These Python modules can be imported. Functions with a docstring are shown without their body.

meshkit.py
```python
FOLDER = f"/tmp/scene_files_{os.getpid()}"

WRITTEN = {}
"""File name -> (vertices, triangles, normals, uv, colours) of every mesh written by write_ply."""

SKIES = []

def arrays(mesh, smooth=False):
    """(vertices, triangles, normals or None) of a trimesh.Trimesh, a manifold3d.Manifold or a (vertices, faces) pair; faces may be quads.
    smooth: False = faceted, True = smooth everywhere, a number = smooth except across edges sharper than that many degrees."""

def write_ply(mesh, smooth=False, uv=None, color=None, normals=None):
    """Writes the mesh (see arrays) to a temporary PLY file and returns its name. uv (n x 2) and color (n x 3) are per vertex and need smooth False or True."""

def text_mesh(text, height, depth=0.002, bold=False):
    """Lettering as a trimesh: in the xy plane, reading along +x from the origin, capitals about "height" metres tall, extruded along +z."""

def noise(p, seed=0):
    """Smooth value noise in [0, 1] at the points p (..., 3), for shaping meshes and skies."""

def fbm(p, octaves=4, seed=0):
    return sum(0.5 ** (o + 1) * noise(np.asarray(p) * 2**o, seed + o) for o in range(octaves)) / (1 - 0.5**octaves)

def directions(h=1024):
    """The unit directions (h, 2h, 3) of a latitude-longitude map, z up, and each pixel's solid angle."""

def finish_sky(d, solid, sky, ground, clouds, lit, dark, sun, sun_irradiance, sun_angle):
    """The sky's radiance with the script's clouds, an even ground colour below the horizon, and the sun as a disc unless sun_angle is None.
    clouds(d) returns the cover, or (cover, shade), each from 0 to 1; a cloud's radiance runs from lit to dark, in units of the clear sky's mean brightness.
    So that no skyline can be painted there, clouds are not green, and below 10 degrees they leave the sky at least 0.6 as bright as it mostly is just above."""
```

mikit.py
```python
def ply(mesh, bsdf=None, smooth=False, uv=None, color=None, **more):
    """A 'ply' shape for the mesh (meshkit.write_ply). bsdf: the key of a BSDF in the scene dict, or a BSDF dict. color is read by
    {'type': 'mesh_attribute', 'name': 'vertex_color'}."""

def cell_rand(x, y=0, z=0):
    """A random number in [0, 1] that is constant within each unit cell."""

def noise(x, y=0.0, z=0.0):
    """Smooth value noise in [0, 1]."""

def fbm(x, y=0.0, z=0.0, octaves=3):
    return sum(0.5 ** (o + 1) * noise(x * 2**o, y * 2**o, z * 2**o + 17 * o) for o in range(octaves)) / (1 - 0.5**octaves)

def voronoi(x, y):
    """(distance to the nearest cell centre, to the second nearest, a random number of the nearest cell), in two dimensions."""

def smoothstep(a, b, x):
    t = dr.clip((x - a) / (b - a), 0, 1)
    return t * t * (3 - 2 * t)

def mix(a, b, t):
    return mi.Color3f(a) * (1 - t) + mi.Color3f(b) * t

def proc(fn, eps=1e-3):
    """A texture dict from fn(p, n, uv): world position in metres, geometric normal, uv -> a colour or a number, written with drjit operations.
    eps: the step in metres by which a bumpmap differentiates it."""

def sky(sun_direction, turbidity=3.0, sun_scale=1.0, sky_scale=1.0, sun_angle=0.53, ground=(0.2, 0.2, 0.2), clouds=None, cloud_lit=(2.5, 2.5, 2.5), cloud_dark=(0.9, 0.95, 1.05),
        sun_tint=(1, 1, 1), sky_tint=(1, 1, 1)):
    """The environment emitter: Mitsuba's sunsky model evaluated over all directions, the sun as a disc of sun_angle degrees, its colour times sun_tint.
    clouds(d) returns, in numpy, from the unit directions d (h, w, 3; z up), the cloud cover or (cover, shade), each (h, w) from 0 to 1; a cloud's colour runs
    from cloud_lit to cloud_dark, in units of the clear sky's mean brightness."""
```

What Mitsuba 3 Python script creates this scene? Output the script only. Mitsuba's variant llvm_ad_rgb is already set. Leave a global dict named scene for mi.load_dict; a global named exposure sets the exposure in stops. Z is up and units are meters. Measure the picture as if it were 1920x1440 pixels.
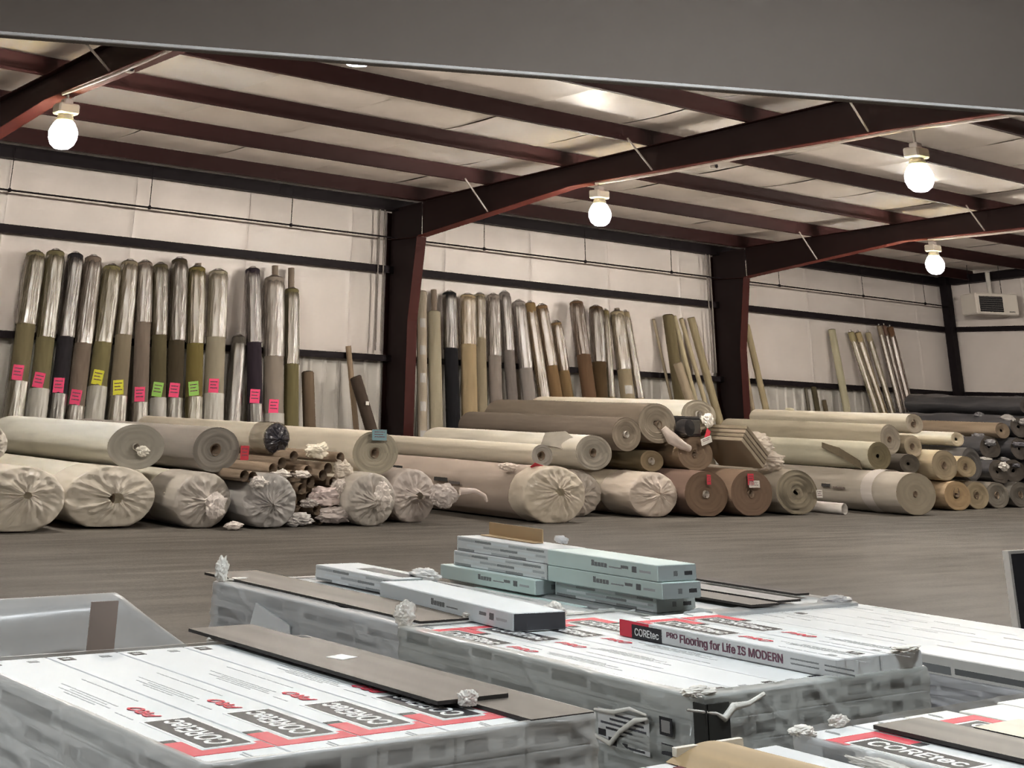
import math, random
import numpy as np, trimesh, mitsuba as mi, drjit as dr, mikit, meshkit
from mikit import noise, fbm, smoothstep, mix
T = mi.ScalarTransform4f
PI = math.pi
scene, labels = {}, {}
B = 9.144                       # bay length of the steel building (x along the back wall, y into the wall, z up)

# ---------------------------------------------------------------- camera
CAM = (-15.921, -21.139, 1.368)
FW, UP = (0.53976, 0.73846, 0.40415), (-0.26898, -0.30363, 0.91403)
scene['camera'] = {'type': 'perspective', 'fov': 41.768, 'fov_axis': 'x', 'near_clip': 0.05, 'far_clip': 200.0,
    'principal_point_offset_x': 0.12448, 'principal_point_offset_y': 0.74236,
    'to_world': T().look_at(origin=list(CAM), target=[CAM[k] + FW[k] for k in range(3)], up=list(UP))}
exposure = 0.0
# ---------------------------------------------------------------- light strengths (the lamps themselves are built further down)
GLOBE = (735.0, 672.0, 592.0)      # glowing globes of the high bay lamps
SKIRT = (60.0, 46.0, 17.0)         # yellowish refractor collar above each globe
TUBES = (216.0, 236.0, 246.0)      # cool tubes of the two unseen fixtures added near the pallets

# ---------------------------------------------------------------- materials (colour comes from the vertices)
# Each vertex carries a tint (hue, packed into u) and a lightness (v): so meshes of one material can be joined by the renderer.
def surface_color(p, n, uv):
    u = dr.floor(mi.Float(uv.x) + 0.5)
    r = dr.floor((u + 0.5) / 10000.0); g = dr.floor((u - r * 10000.0 + 0.5) / 100.0); b = u - r * 10000.0 - g * 100.0
    return mi.Color3f(dr.square(r / 99.0), dr.square(g / 99.0), dr.square(b / 99.0)) * mi.Float(uv.y)
def pack(c):
    c = np.maximum(np.asarray(c, float), 1e-5); m = c.max(1, keepdims=True)
    q = np.rint(np.sqrt(np.round(c / m, 5)) * 99)
    return np.column_stack([q[:, 0] * 10000 + q[:, 1] * 100 + q[:, 2], np.clip(m[:, 0], 0.003, 0.90)])
VC = mikit.proc(surface_color)
def pr(rough, spec=0.5, **k):
    return {'type': 'principled', 'base_color': VC, 'roughness': rough, 'specular': spec, **k}
def two(b): return {'type': 'twosided', 'bsdf': b}
scene['matte'] = two({'type': 'diffuse', 'reflectance': VC})
scene['carpet_pile'] = two(pr(0.95, 0.1, sheen=0.25))
scene['steel'] = two(pr(0.6, 0.10))
scene['vinyl'] = two(pr(0.38, 0.45))
scene['paper'] = two(pr(0.55, 0.35))
scene['gloss'] = two(pr(0.22, 0.6))
def film(w, rough, spec, **k): return {'type': 'blendbsdf', 'weight': w, 'a': {'type': 'thindielectric', 'int_ior': 1.35}, 'b': two(pr(rough, spec, **k))}
scene['film_clear'] = {'type': 'blendbsdf', 'weight': 0.34, 'a': {'type': 'thindielectric', 'int_ior': 1.35}, 'b': two({'type': 'roughconductor', 'material': 'none', 'specular_reflectance': VC, 'alpha': 0.17})}
scene['film_milky'] = film(0.62, 0.3, 0.7)
scene['film_wrap'] = film(0.46, 0.25, 0.9)
def floor_color(p, n, uv):
    big = fbm(p.x * 0.35, p.y * 0.9, 0.0, 4)
    streak = fbm(p.x * 1.1 + 40, p.y * 7.0, 3.0, 4)
    grain = noise(p.x * 60, p.y * 60, 1.0)
    v = 0.62 + 0.42 * big + 0.5 * (streak - 0.5) + 0.16 * (grain - 0.5)
    return mix((0.040, 0.0365, 0.0325), (0.074, 0.068, 0.061), smoothstep(0.55, 1.15, v))
scene['concrete'] = two({'type': 'principled', 'base_color': mikit.proc(floor_color), 'roughness': 0.62, 'specular': 0.16})
def emit(rgb): return {'type': 'area', 'radiance': {'type': 'rgb', 'value': list(rgb)}}

def lin(h):
    """sRGB hex -> linear"""
    c = np.array([int(h[i:i + 2], 16) for i in (0, 2, 4)]) / 255.0
    return np.where(c <= 0.04045, c / 12.92, ((c + 0.055) / 1.055) ** 2.4)

# ---------------------------------------------------------------- mesh helpers
TM = trimesh.Trimesh
def M(v, f): return TM(np.asarray(v, float), np.asarray(f, int), process=False)
def box(x0, x1, y0, y1, z0, z1):
    v = [(x, y, z) for x in (x0, x1) for y in (y0, y1) for z in (z0, z1)]
    return M(v, [[0, 1, 3], [0, 3, 2], [4, 6, 7], [4, 7, 5], [0, 4, 5], [0, 5, 1], [2, 3, 7], [2, 7, 6], [0, 2, 6], [0, 6, 4], [1, 5, 7], [1, 7, 3]])
def cbox(sx, sy, sz, c):
    """a box with chamfered edges, centred"""
    p = []
    for a in (-1, 1):
        for b in (-1, 1):
            for d in (-1, 1):
                p += [(a * (sx / 2 - c), b * (sy / 2 - c), d * sz / 2), (a * (sx / 2 - c), b * sy / 2, d * (sz / 2 - c)), (a * sx / 2, b * (sy / 2 - c), d * (sz / 2 - c))]
    return trimesh.convex.convex_hull(np.array(p))
def grid(nu, nv, fn, wrap=False):
    """fn(u, v) -> (..., 3) over [0,1]^2"""
    u, v = np.meshgrid(np.linspace(0, 1, nu), np.linspace(0, 1, nv), indexing='ij')
    p = np.asarray(fn(u, v), float).reshape(-1, 3)
    i, j = np.meshgrid(np.arange(nu - 1), np.arange(nv - 1), indexing='ij')
    q = np.stack([i * nv + j, (i + 1) * nv + j, (i + 1) * nv + j + 1, i * nv + j + 1], -1).reshape(-1, 4)
    return M(p, np.vstack([q[:, [0, 1, 2]], q[:, [0, 2, 3]]]))
def tube(points, r, sides=8, caps=True):
    p = np.asarray(points, float)
    t = np.gradient(p, axis=0); t /= np.linalg.norm(t, axis=1, keepdims=True)
    a = np.cross(t, [0, 0, 1.0] if abs(t[0, 2]) < 0.9 else [1.0, 0, 0]); a /= np.linalg.norm(a, axis=1, keepdims=True)
    b = np.cross(t, a); ang = np.arange(sides) * 2 * PI / sides
    v = p[:, None] + np.broadcast_to(r, (len(p),))[:, None, None] * (np.cos(ang)[None, :, None] * a[:, None] + np.sin(ang)[None, :, None] * b[:, None])
    n = len(p); f = []
    for i in range(n - 1):
        for j in range(sides):
            k = (j + 1) % sides
            f += [[i * sides + j, i * sides + k, (i + 1) * sides + k], [i * sides + j, (i + 1) * sides + k, (i + 1) * sides + j]]
    v = v.reshape(-1, 3)
    if caps:
        v = np.vstack([v, p[0], p[-1]])
        for j in range(sides):
            k = (j + 1) % sides
            f += [[len(v) - 2, k, j], [len(v) - 1, (n - 1) * sides + j, (n - 1) * sides + k]]
    return M(v, f)
def lathe(prof, n=24):
    """profile of (radius, z) turned about z"""
    prof = np.asarray(prof, float)
    return grid(n + 1, len(prof), lambda u, v: np.stack([np.interp(v, np.linspace(0, 1, len(prof)), prof[:, 0]) * np.cos(2 * PI * u), np.interp(v, np.linspace(0, 1, len(prof)), prof[:, 0]) * np.sin(2 * PI * u), np.interp(v, np.linspace(0, 1, len(prof)), prof[:, 1])], -1))
def prism_x(poly, x0, x1):
    """a (y, z) outline extruded along x"""
    from shapely.geometry import Polygon
    m = trimesh.creation.extrude_polygon(Polygon(poly), x1 - x0, engine='earcut')
    v = m.vertices
    return TM(np.stack([x0 + v[:, 2], v[:, 0], v[:, 1]], 1), m.faces, process=False)
def cat(ms): return trimesh.util.concatenate([TM(m.vertices, m.faces, process=False) for m in ms])
def moved(m, mat=None, d=(0, 0, 0)):
    v = np.asarray(m.vertices)
    if mat is not None: v = v @ np.asarray(mat).T
    return TM(v + np.asarray(d), m.faces, process=False)
def rz(a): c, s = math.cos(a), math.sin(a); return np.array([[c, -s, 0], [s, c, 0], [0, 0, 1.0]])
def ry(a): c, s = math.cos(a), math.sin(a); return np.array([[c, 0, s], [0, 1.0, 0], [-s, 0, c]])
def rx(a): c, s = math.cos(a), math.sin(a); return np.array([[1.0, 0, 0], [0, c, -s], [0, s, c]])
nz = lambda p, s=0: meshkit.noise(p, s)
def fb(p, o=3, s=0): return meshkit.fbm(p, o, s)

# ---------------------------------------------------------------- scene helpers
count = {}
def fresh(name):
    k = count.get(name, 0); count[name] = k + 1
    return name if k == 0 else f'{name}_{k:03d}'
def tint(m, col):
    v = np.asarray(m.vertices)
    c = col(v) if callable(col) else col
    return pack(np.broadcast_to(np.asarray(c, float), (len(v), 3)))
def shape(m, mat, col=(0.5, 0.5, 0.5), smooth=35, **more):
    if smooth not in (True, False):
        m = trimesh.graph.smooth_shade(TM(m.vertices, m.faces, process=False), angle=math.radians(smooth), facet_minarea=None); smooth = True
    return mikit.ply(m, mat, smooth=smooth, uv=tint(m, col), **more)
def painted(parts, mat, smooth=False, **more):
    """one shape from (mesh, colour) pairs"""
    m = cat([p[0] for p in parts]); c = np.vstack([tint(p[0], p[1]) for p in parts])
    return mikit.ply(m, mat, smooth=smooth, uv=c, **more)
def thing(name, label, category, group=None):
    k = fresh(name); labels[k] = {'label': label, 'category': category}
    if group: labels[k]['group'] = group
    return k
def put(parent, name, shp, label=None, **kw):
    k = fresh(f'{parent}__{name}') if parent else fresh(name)
    scene[k] = {**shp, **kw}
    if label: labels[k] = {'label': label}
    return k
def single(name, label, category, shp, group=None):
    k = thing(name, label, category, group); scene[k] = shp; return k
def struct(name, shp=None, label=None):
    k = fresh(name)
    if shp: scene[k] = shp
    labels[k] = {'kind': 'structure', **({'label': label} if label else {})}
    return k
ORD = ['first', 'second', 'third', 'fourth', 'fifth', 'sixth', 'seventh', 'eighth', 'ninth', 'tenth', 'eleventh', 'twelfth', 'thirteenth', 'fourteenth', 'fifteenth', 'sixteenth', 'seventeenth']

# ---------------------------------------------------------------- the building
XL, XR, YB = -22.0, 18.35, -27.0
def roof(y): return 4.83 + 0.0557 * -y          # underside of the purlins
WHITE = np.array([0.64, 0.59, 0.56])
MAROON, NAVY = np.array([0.0165, 0.0052, 0.0052]), np.array([0.0075, 0.0055, 0.0070])

struct('floor', shape(grid(2, 2, lambda u, v: np.stack([XL + (XR - XL) * u, YB + (0 - YB) * v, 0 * u], -1)), 'concrete', smooth=False), 'dark grey-brown polished concrete warehouse floor with pale streaks')

def facing(x0, x1, z0, z1, seed, sag=0.02):
    """one width of vinyl-faced wall insulation, held at the girts and billowing between them, with seam tabs at its edges"""
    def fn(u, v):
        x, z = x0 + (x1 - x0) * u, z0 + (z1 - z0) * v
        hold = np.minimum(np.abs(z - 3.66), np.minimum(np.abs(z - 2.23), np.abs(z - 4.85)))
        b = sag * np.minimum(1, hold / 0.35) * (0.4 + 1.1 * fb(np.stack([x * 0.7, z * 0.9, 0 * x + seed], -1)))
        w = 0.010 * (fb(np.stack([x * 2.2, z * 1.1, 0 * x + seed * 3.1], -1), 3) - 0.5)
        tab = 0.020 * ((u < 0.012) | (u > 0.988))
        return np.stack([x, -0.03 - b - w - tab, z], -1)
    us = 34
    m = grid(us, 26, lambda u, v: fn(np.clip((u * (us - 1) - 0.5) / (us - 2), 0, 1) * (u > 0) * (u < 1) + (u >= 1), v))
    return m
def stain(base, seed, amp=0.22):
    return lambda v: np.asarray(base)[None] * (1 - amp / 2 + amp * fb(np.stack([v[:, 0] * 1.3, v[:, 2] * 0.7 + v[:, 1] * 0.8, v[:, 1] * 0 + seed], -1), 4, 5))[:, None]
wb = struct('wall_back', shape(box(XL, XR, 0.0, 0.15, 0, 5.2), 'vinyl', WHITE * 0.8, False), 'long pale insulated wall at the back behind the leaning carpet rolls')
k, x = 0, -5.37 - 2.235 * 7
while x < XR - 0.2:
    xe = min(x + 2.235, XR)
    put(wb, 'panel', shape(facing(max(x, XL), xe, 2.20, 5.0, k), 'vinyl', stain(WHITE, k), True)); k += 1; x += 2.235
def ribbed(x0, x1):
    pts = []
    x = x0
    while x < x1 - 1e-6:
        pts += [(x, 0), (x + 0.03, -0.03), (x + 0.07, -0.03), (x + 0.10, 0)]
        x += 0.305
    pts.append((x1, 0)); pts = np.array([q for q in pts if q[0] <= x1 + 1e-6])
    n = len(pts); v = np.vstack([np.column_stack([pts[:, 0], pts[:, 1] - 0.02, np.full(n, z)]) for z in (0.0, 1.1, 2.2)])
    f = [[r * n + i, r * n + i + 1, (r + 1) * n + i + 1] for r in (0, 1) for i in range(n - 1)] + [[r * n + i, (r + 1) * n + i + 1, (r + 1) * n + i] for r in (0, 1) for i in range(n - 1)]
    return M(v, f)
for i in range(14):
    x0 = XL + i * 2.9
    put(wb, 'liner_sheet', shape(ribbed(x0, min(x0 + 2.9, XR)), 'vinyl', stain(np.array([0.50, 0.48, 0.455]), 50 + i, 0.3), False), 'ribbed pale steel liner sheet')
wr = struct('wall_right', shape(box(XR, XR + 0.15, YB, 0, 0, 6.6), 'vinyl', WHITE * 0.8, False), 'pale insulated end wall at the right behind the black rolls')
for i in range(4):
    y0 = -2.235 * i
    m = facing(0, 2.235, 2.2, 5.4, 80 + i)
    v = np.asarray(m.vertices)
    put(wr, 'panel', shape(TM(np.stack([XR + v[:, 1], y0 - v[:, 0], v[:, 2]], 1), m.faces, process=False), 'vinyl', stain(WHITE, 70 + i), True))
struct('wall_left', shape(box(XL - 0.15, XL, YB, 0, 0, 6.6), 'vinyl', WHITE * 0.9, False))
struct('wall_front', shape(box(XL, XR, YB - 0.15, YB, 0, 6.6), 'vinyl', WHITE * 0.9, False))

# roof: insulation draped over the purlins, one sheet for each seam-to-seam width
PUR = [-0.97 - 1.911 * i for i in range(14)]
ce = struct('ceiling', shape(moved(grid(2, 2, lambda u, v: np.stack([XL + (XR - XL) * u, YB + (0 - YB) * v, 0 * u], -1))), 'vinyl', WHITE * 0.8, False), 'sloping pale vinyl-faced ceiling between the dark red roof beams')
v = np.asarray(meshkit.WRITTEN[scene[ce]['filename']][0]).copy(); v[:, 2] = roof(v[:, 1]) + 0.40
scene[ce] = shape(M(v, meshkit.WRITTEN[scene[ce]['filename']][1]), 'vinyl', WHITE * 0.8, False)
def drape(x0, x1, seed):
    ys = np.linspace(0.0, YB, 57)
    def fn(u, v):
        x, y = x0 + (x1 - x0) * u, v * YB
        ph = ((-y - 0.97) / 1.911) % 1.0
        sag = 0.035 * np.sin(PI * ph) ** 0.7 * (0.6 + 0.8 * nz(np.stack([x * 0.6, y * 0.5, 0 * x + seed], -1)))
        wr = 0.014 * (fb(np.stack([x * 1.6, y * 2.4, 0 * x + seed], -1), 3) - 0.5)
        tab = 0.022 * ((u < 0.002) | (u > 0.998))
        return np.stack([x, y, roof(y) + 0.255 - sag - wr - tab + 0.02], -1)
    us = 12
    return grid(us, 113, lambda u, v: fn(np.clip((u * (us - 1) - 0.3) / (us - 1.6), 0, 1) * (u > 0) * (u < 1) + (u >= 1), v))
x, k = -6.4 - 1.9 * 8, 0
while x < XR:
    put(ce, 'panel', shape(drape(max(x, XL), min(x + 1.9, XR), 200 + k), 'vinyl', stain(np.array([0.72, 0.645, 0.60]), 100 + k, 0.24), True)); k += 1; x += 1.9

def rust(base, seed): return lambda v: np.asarray(base)[None] * (0.8 + 0.4 * fb(v * np.array([1.3, 1.3, 2.1]) + seed, 3, seed))[:, None]
# purlins: Z sections running the whole length
for i, y in enumerate(PUR):
    z = roof(y)
    out = [(y - 0.07, z), (y - 0.07, z + 0.022), (y - 0.062, z + 0.022), (y - 0.062, z + 0.006), (y - 0.003, z + 0.006), (y - 0.003, z + 0.25), (y + 0.065, z + 0.25), (y + 0.065, z + 0.228), (y + 0.059, z + 0.228), (y + 0.059, z + 0.244), (y + 0.004, z + 0.244), (y + 0.004, z)]
    single('roof_purlin', f'dark red steel roof purlin, {ORD[i]} one out from the back wall', 'roof beam', shape(prism_x(out, XL, XR), 'steel', rust(MAROON, i), False), 'roof purlins')
# eave strut and girts
single('eave_strut', 'deep dark steel eave beam along the top of the back wall', 'roof beam', shape(prism_x([(-0.11, 4.765), (-0.30, 4.765), (-0.30, 4.80), (-0.27, 4.80), (-0.27, 4.785), (-0.2, 4.785), (-0.2, 4.98), (-0.11, 4.98)], XL + 0.05, XR - 0.05), 'steel', rust(NAVY, 31), False))
def girt(z, h): return prism_x([(-0.03, z), (-0.20, z), (-0.20, z - 0.02), (-0.206, z - 0.02), (-0.206, z + h), (-0.20, z + h), (-0.20, z + h - 0.006 + 0.0), (-0.03, z + h)], XL, XR)
single('wall_girt', 'dark steel wall rail running along the back wall above the leaning rolls', 'wall beam', shape(girt(3.665, 0.11), 'steel', rust(NAVY, 32), False))
single('wall_girt', 'lower dark steel wall rail on the back wall behind the leaning rolls', 'wall beam', shape(girt(2.15, 0.085), 'steel', rust(NAVY, 33), False))
def endgirt(z, h): return box(XR - 0.206, XR - 0.03, -9.0, -0.22, z, z + h)
single('wall_girt', 'dark steel wall rail on the end wall at the right below the heater', 'wall beam', shape(endgirt(3.665, 0.11), 'steel', rust(NAVY, 34), False))
single('wall_girt', 'lower dark rail on the end wall just above the black rolls', 'wall beam', shape(endgirt(2.15, 0.085), 'steel', rust(NAVY, 35), False))

# frames: tapered column + rafter at every bay line
def rbot(y):
    return np.interp(-y, [1.0, 5.0, 9.9, 10.9, 13.0, 18, 27], [4.25, 4.755, 4.885, 4.905, 4.91, 5.15, 5.6])
def column(xc, txt):
    t = thing('steel_column', txt, 'column', 'steel columns along the back wall')
    web = [(-0.09, 0.02), (-0.74, 0.02), (-0.78, 2.8), (-1.0, 4.25), (-1.0, roof(-1.0) - 0.012), (-0.09, roof(0) - 0.02)]
    put(t, 'web', shape(prism_x(web, xc - 0.006, xc + 0.006), 'steel', rust(np.array([0.0125, 0.0080, 0.0085]), 3), False))
    put(t, 'outer_flange', shape(box(xc - 0.10, xc + 0.10, -0.095, -0.08 + 0.0, 0.02, 4.74), 'steel', rust(MAROON * 0.7, 4), False))
    inner = [(-0.74, 0.02), (-0.752, 0.02), (-0.792, 2.8), (-1.012, 4.25), (-1.0, 4.25), (-0.78, 2.8)]
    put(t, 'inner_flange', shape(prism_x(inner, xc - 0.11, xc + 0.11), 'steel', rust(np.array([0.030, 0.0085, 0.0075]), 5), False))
    put(t, 'base_plate', shape(box(xc - 0.16, xc + 0.16, -0.82, -0.06, 0, 0.02), 'steel', NAVY, False))
    put(t, 'knee_stiffener', shape(box(xc - 0.10, xc + 0.10, -1.0, -0.12, 4.24, 4.255), 'steel', rust(MAROON, 6), False))
def rafter(xc, txt):
    t = thing('roof_rafter', txt, 'roof beam', 'roof rafters')
    ys = -np.array([1.03, 2, 3, 4, 5.0, 6, 8, 9.9, 10.9, 13, 18, 26.9])
    top = [(y, roof(y) - 0.012) for y in ys]; bot = [(y, float(rbot(y)) + 0.012) for y in ys]
    put(t, 'web', shape(prism_x(top + bot[::-1], xc - 0.006, xc + 0.006), 'steel', rust(np.array([0.0120, 0.0060, 0.0062]), 7), False))
    put(t, 'top_flange', shape(prism_x([(y, z) for y, z in top] + [(y, z + 0.011) for y, z in top[::-1]], xc - 0.10, xc + 0.10), 'steel', rust(MAROON, 8), False))
    put(t, 'bottom_flange', shape(prism_x([(y, z) for y, z in bot] + [(y, z - 0.012) for y, z in bot[::-1]], xc - 0.11, xc + 0.11), 'steel', rust(np.array([0.070, 0.0165, 0.0130]), 9), False))  # redder than the web: lamp light from below painted into the colour
    return t
column(-B, 'dark steel column on the back wall beyond the left edge of the picture'); column(0, 'dark red tapered steel column between the two long rows of leaning rolls'); column(B, 'dark red tapered steel column at the right, beside the thin leaning tubes')
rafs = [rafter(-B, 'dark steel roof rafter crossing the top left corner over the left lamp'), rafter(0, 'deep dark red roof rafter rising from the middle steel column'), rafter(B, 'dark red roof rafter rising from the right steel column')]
t = thing('corner_column', 'narrow dark steel post in the far right corner beside the heater', 'column')
put(t, 'post', shape(box(XR - 0.42, XR - 0.20, -0.40, -0.20, 0, 5.0), 'steel', rust(NAVY, 11), False))
single('eave_strut', 'dark steel roof edge beam along the top of the end wall at the right', 'roof beam', shape(cat([box(XR - 0.36, XR - 0.12, -12, -0.45, 0, 0.20)]), 'steel', rust(NAVY, 12), False))
kk = list(scene)[-1]; v = np.asarray(meshkit.WRITTEN[scene[kk]['filename']][0]).copy(); v[:, 2] += np.array([roof(y) - 0.06 for y in v[:, 1]])
scene[kk] = shape(M(v, meshkit.WRITTEN[scene[kk]['filename']][1]), 'steel', rust(NAVY, 12), False)
# flange braces: pale angle bars from purlin to the bottom of the rafter
def brace(xc, y, side, txt):
    a, b = np.array([xc + side * 0.62, y - 0.0, roof(y) + 0.03]), np.array([xc + side * 0.10, y, float(rbot(y)) + 0.03])
    single('flange_brace', txt, 'brace', shape(tube([a, b], 0.016, 5), 'steel', np.array([0.34, 0.30, 0.28]), False), 'flange braces')
for xc, txt in ((-B, 'the left rafter'), (0, 'the middle rafter'), (B, 'the right rafter')):
    for i in (3, 5):
        for s in (-1,):
            brace(xc, PUR[i] - 0.08, s, f'thin pale brace bar under {txt}, {"nearer to" if i == 3 else "farther from"} its column')
    brace(xc, PUR[1] - 0.08, -1, f'thin dark brace bar at the haunch of {txt} close to its column')
# hung pipe along the wall with its rods, one for each bay
for i, (x0, x1, rods) in enumerate([(-B + 0.2, -0.15, (-7.74, -5.3, -2.5)), (0.15, B - 0.15, (2.0, 4.75, 7.35)), (B + 0.15, XR - 0.4, (11.0, 14.2, 16.8))]):
    t = thing('hung_pipe', f'thin dark pipe hung high on the back wall in the {("left", "middle", "right")[i]} bay', 'pipe', 'hung pipes')
    put(t, 'pipe', shape(tube([(x0, -0.45, 4.25), (x1, -0.45, 4.25)], 0.014, 8), 'steel', NAVY * 0.8, True))
    for xr in rods:
        put(t, 'hanger_rod', shape(tube([(xr, -0.45, 4.25), (xr, -0.45, 4.9)], 0.006, 6), 'steel', NAVY, True))
        put(t, 'clamp', shape(cbox(0.035, 0.05, 0.06, 0.006), 'steel', NAVY, False)); scene[list(scene)[-1]]['to_world'] = T().translate([xr, -0.45, 4.25])
# wall corner pipes behind the columns
for xc, n in ((0, 'middle'), (B, 'right')):
    t = thing('wall_conduit', f'pair of thin grey conduits on the back wall just left of the {n} column', 'pipe', 'wall conduits')
    for dx in (-0.28, -0.40): put(t, 'conduit', shape(tube([(xc + dx, -0.24, 2.3), (xc + dx, -0.24, 4.76)], 0.016, 6), 'steel', np.array([0.2, 0.18, 0.17]), True))

# ---------------------------------------------------------------- added grey panel standing in for the wall above the hung print, white strip for its border
HA, HD = np.array([-13.55, -14.727, 3.0]), np.array([0.8920, -0.4520, 0.0])
def hp(t, n, z): return HA + HD * t + np.array([0.4520, 0.8920, 0.0]) * n + np.array([0, 0, z - 3.0])
def hbox(t0, t1, n0, n1, z0, z1):
    m = box(t0, t1, n0, n1, z0, z1); return M([hp(*q) for q in m.vertices], m.faces)
GREY = np.array([0.215, 0.180, 0.160])
bh = struct('wall_bulkhead', painted([(hbox(-1.7, 7.6, 0, 0.14, 3.012, 4.35), GREY), (hbox(-1.7, -1.4, 0, 0.14, 0, 3.012), GREY), (hbox(7.3, 7.6, 0, 0.14, 0, 3.012), GREY)], 'matte'), 'plain grey panel added across the top as the wall above the hung print')
struct('trim_1', shape(hbox(-1.4, 7.3, -0.004, 0.02, 2.998, 3.012), 'matte', np.array([0.85, 0.84, 0.82]), False), 'thin white strip below the grey panel, standing in for the border of the print')

# ---------------------------------------------------------------- lamps
def lamp(xc, yc, txt, group):
    t = thing('high_bay_lamp', txt, 'lamp', group)
    zb = float(rbot(yc))
    put(t, 'hanger', shape(tube([(xc, yc, zb), (xc, yc, 4.64)], 0.016, 8), 'steel', np.array([0.45, 0.43, 0.4]), True))
    h = cbox(0.27, 0.22, 0.13, 0.02)
    put(t, 'housing', shape(moved(h, None, (xc, yc, 4.585)), 'paper', np.array([0.62, 0.58, 0.54]), 30))
    put(t, 'junction_box', shape(moved(cbox(0.12, 0.12, 0.07, 0.012), None, (xc, yc, 4.68)), 'paper', np.array([0.55, 0.52, 0.5]), 30))
    put(t, 'collar', shape(moved(lathe([(0.055, 0.05), (0.10, 0.0), (0.105, -0.03)]), None, (xc, yc, 4.49)), 'steel', np.array([0.5, 0.47, 0.42]), 40))
    sk = moved(lathe([(0.10, 0.0), (0.135, -0.04), (0.155, -0.085)][::-1]), None, (xc, yc, 4.45))
    put(t, 'refractor', shape(sk, 'paper', np.array([0.8, 0.7, 0.45]), True, emitter=emit(SKIRT)))
    gl = moved(lathe([(0.160, 0.0), (0.180, -0.06), (0.176, -0.13), (0.145, -0.205), (0.085, -0.255), (0.002, -0.27)][::-1]), None, (xc, yc, 4.365))
    put(t, 'globe', shape(gl, 'paper', np.array([0.8, 0.78, 0.7]), True, emitter=emit(GLOBE)))
lamp(-B, -5.46, 'glowing high bay lamp under the left rafter', 'high bay lamps')
lamp(0, -5.55, 'glowing high bay lamp under the middle rafter near its column', 'high bay lamps')
lamp(0, -11.2, 'glowing high bay lamp under the middle rafter at the upper right', 'high bay lamps')
lamp(B, -5.6, 'glowing high bay lamp under the right rafter beside the heater', 'high bay lamps')
lamp(-B, -11.6, 'high bay lamp under the left rafter, hidden above the grey panel', 'high bay lamps')
lamp(B, -11.2, 'high bay lamp under the right rafter, outside the picture', 'high bay lamps')
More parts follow.
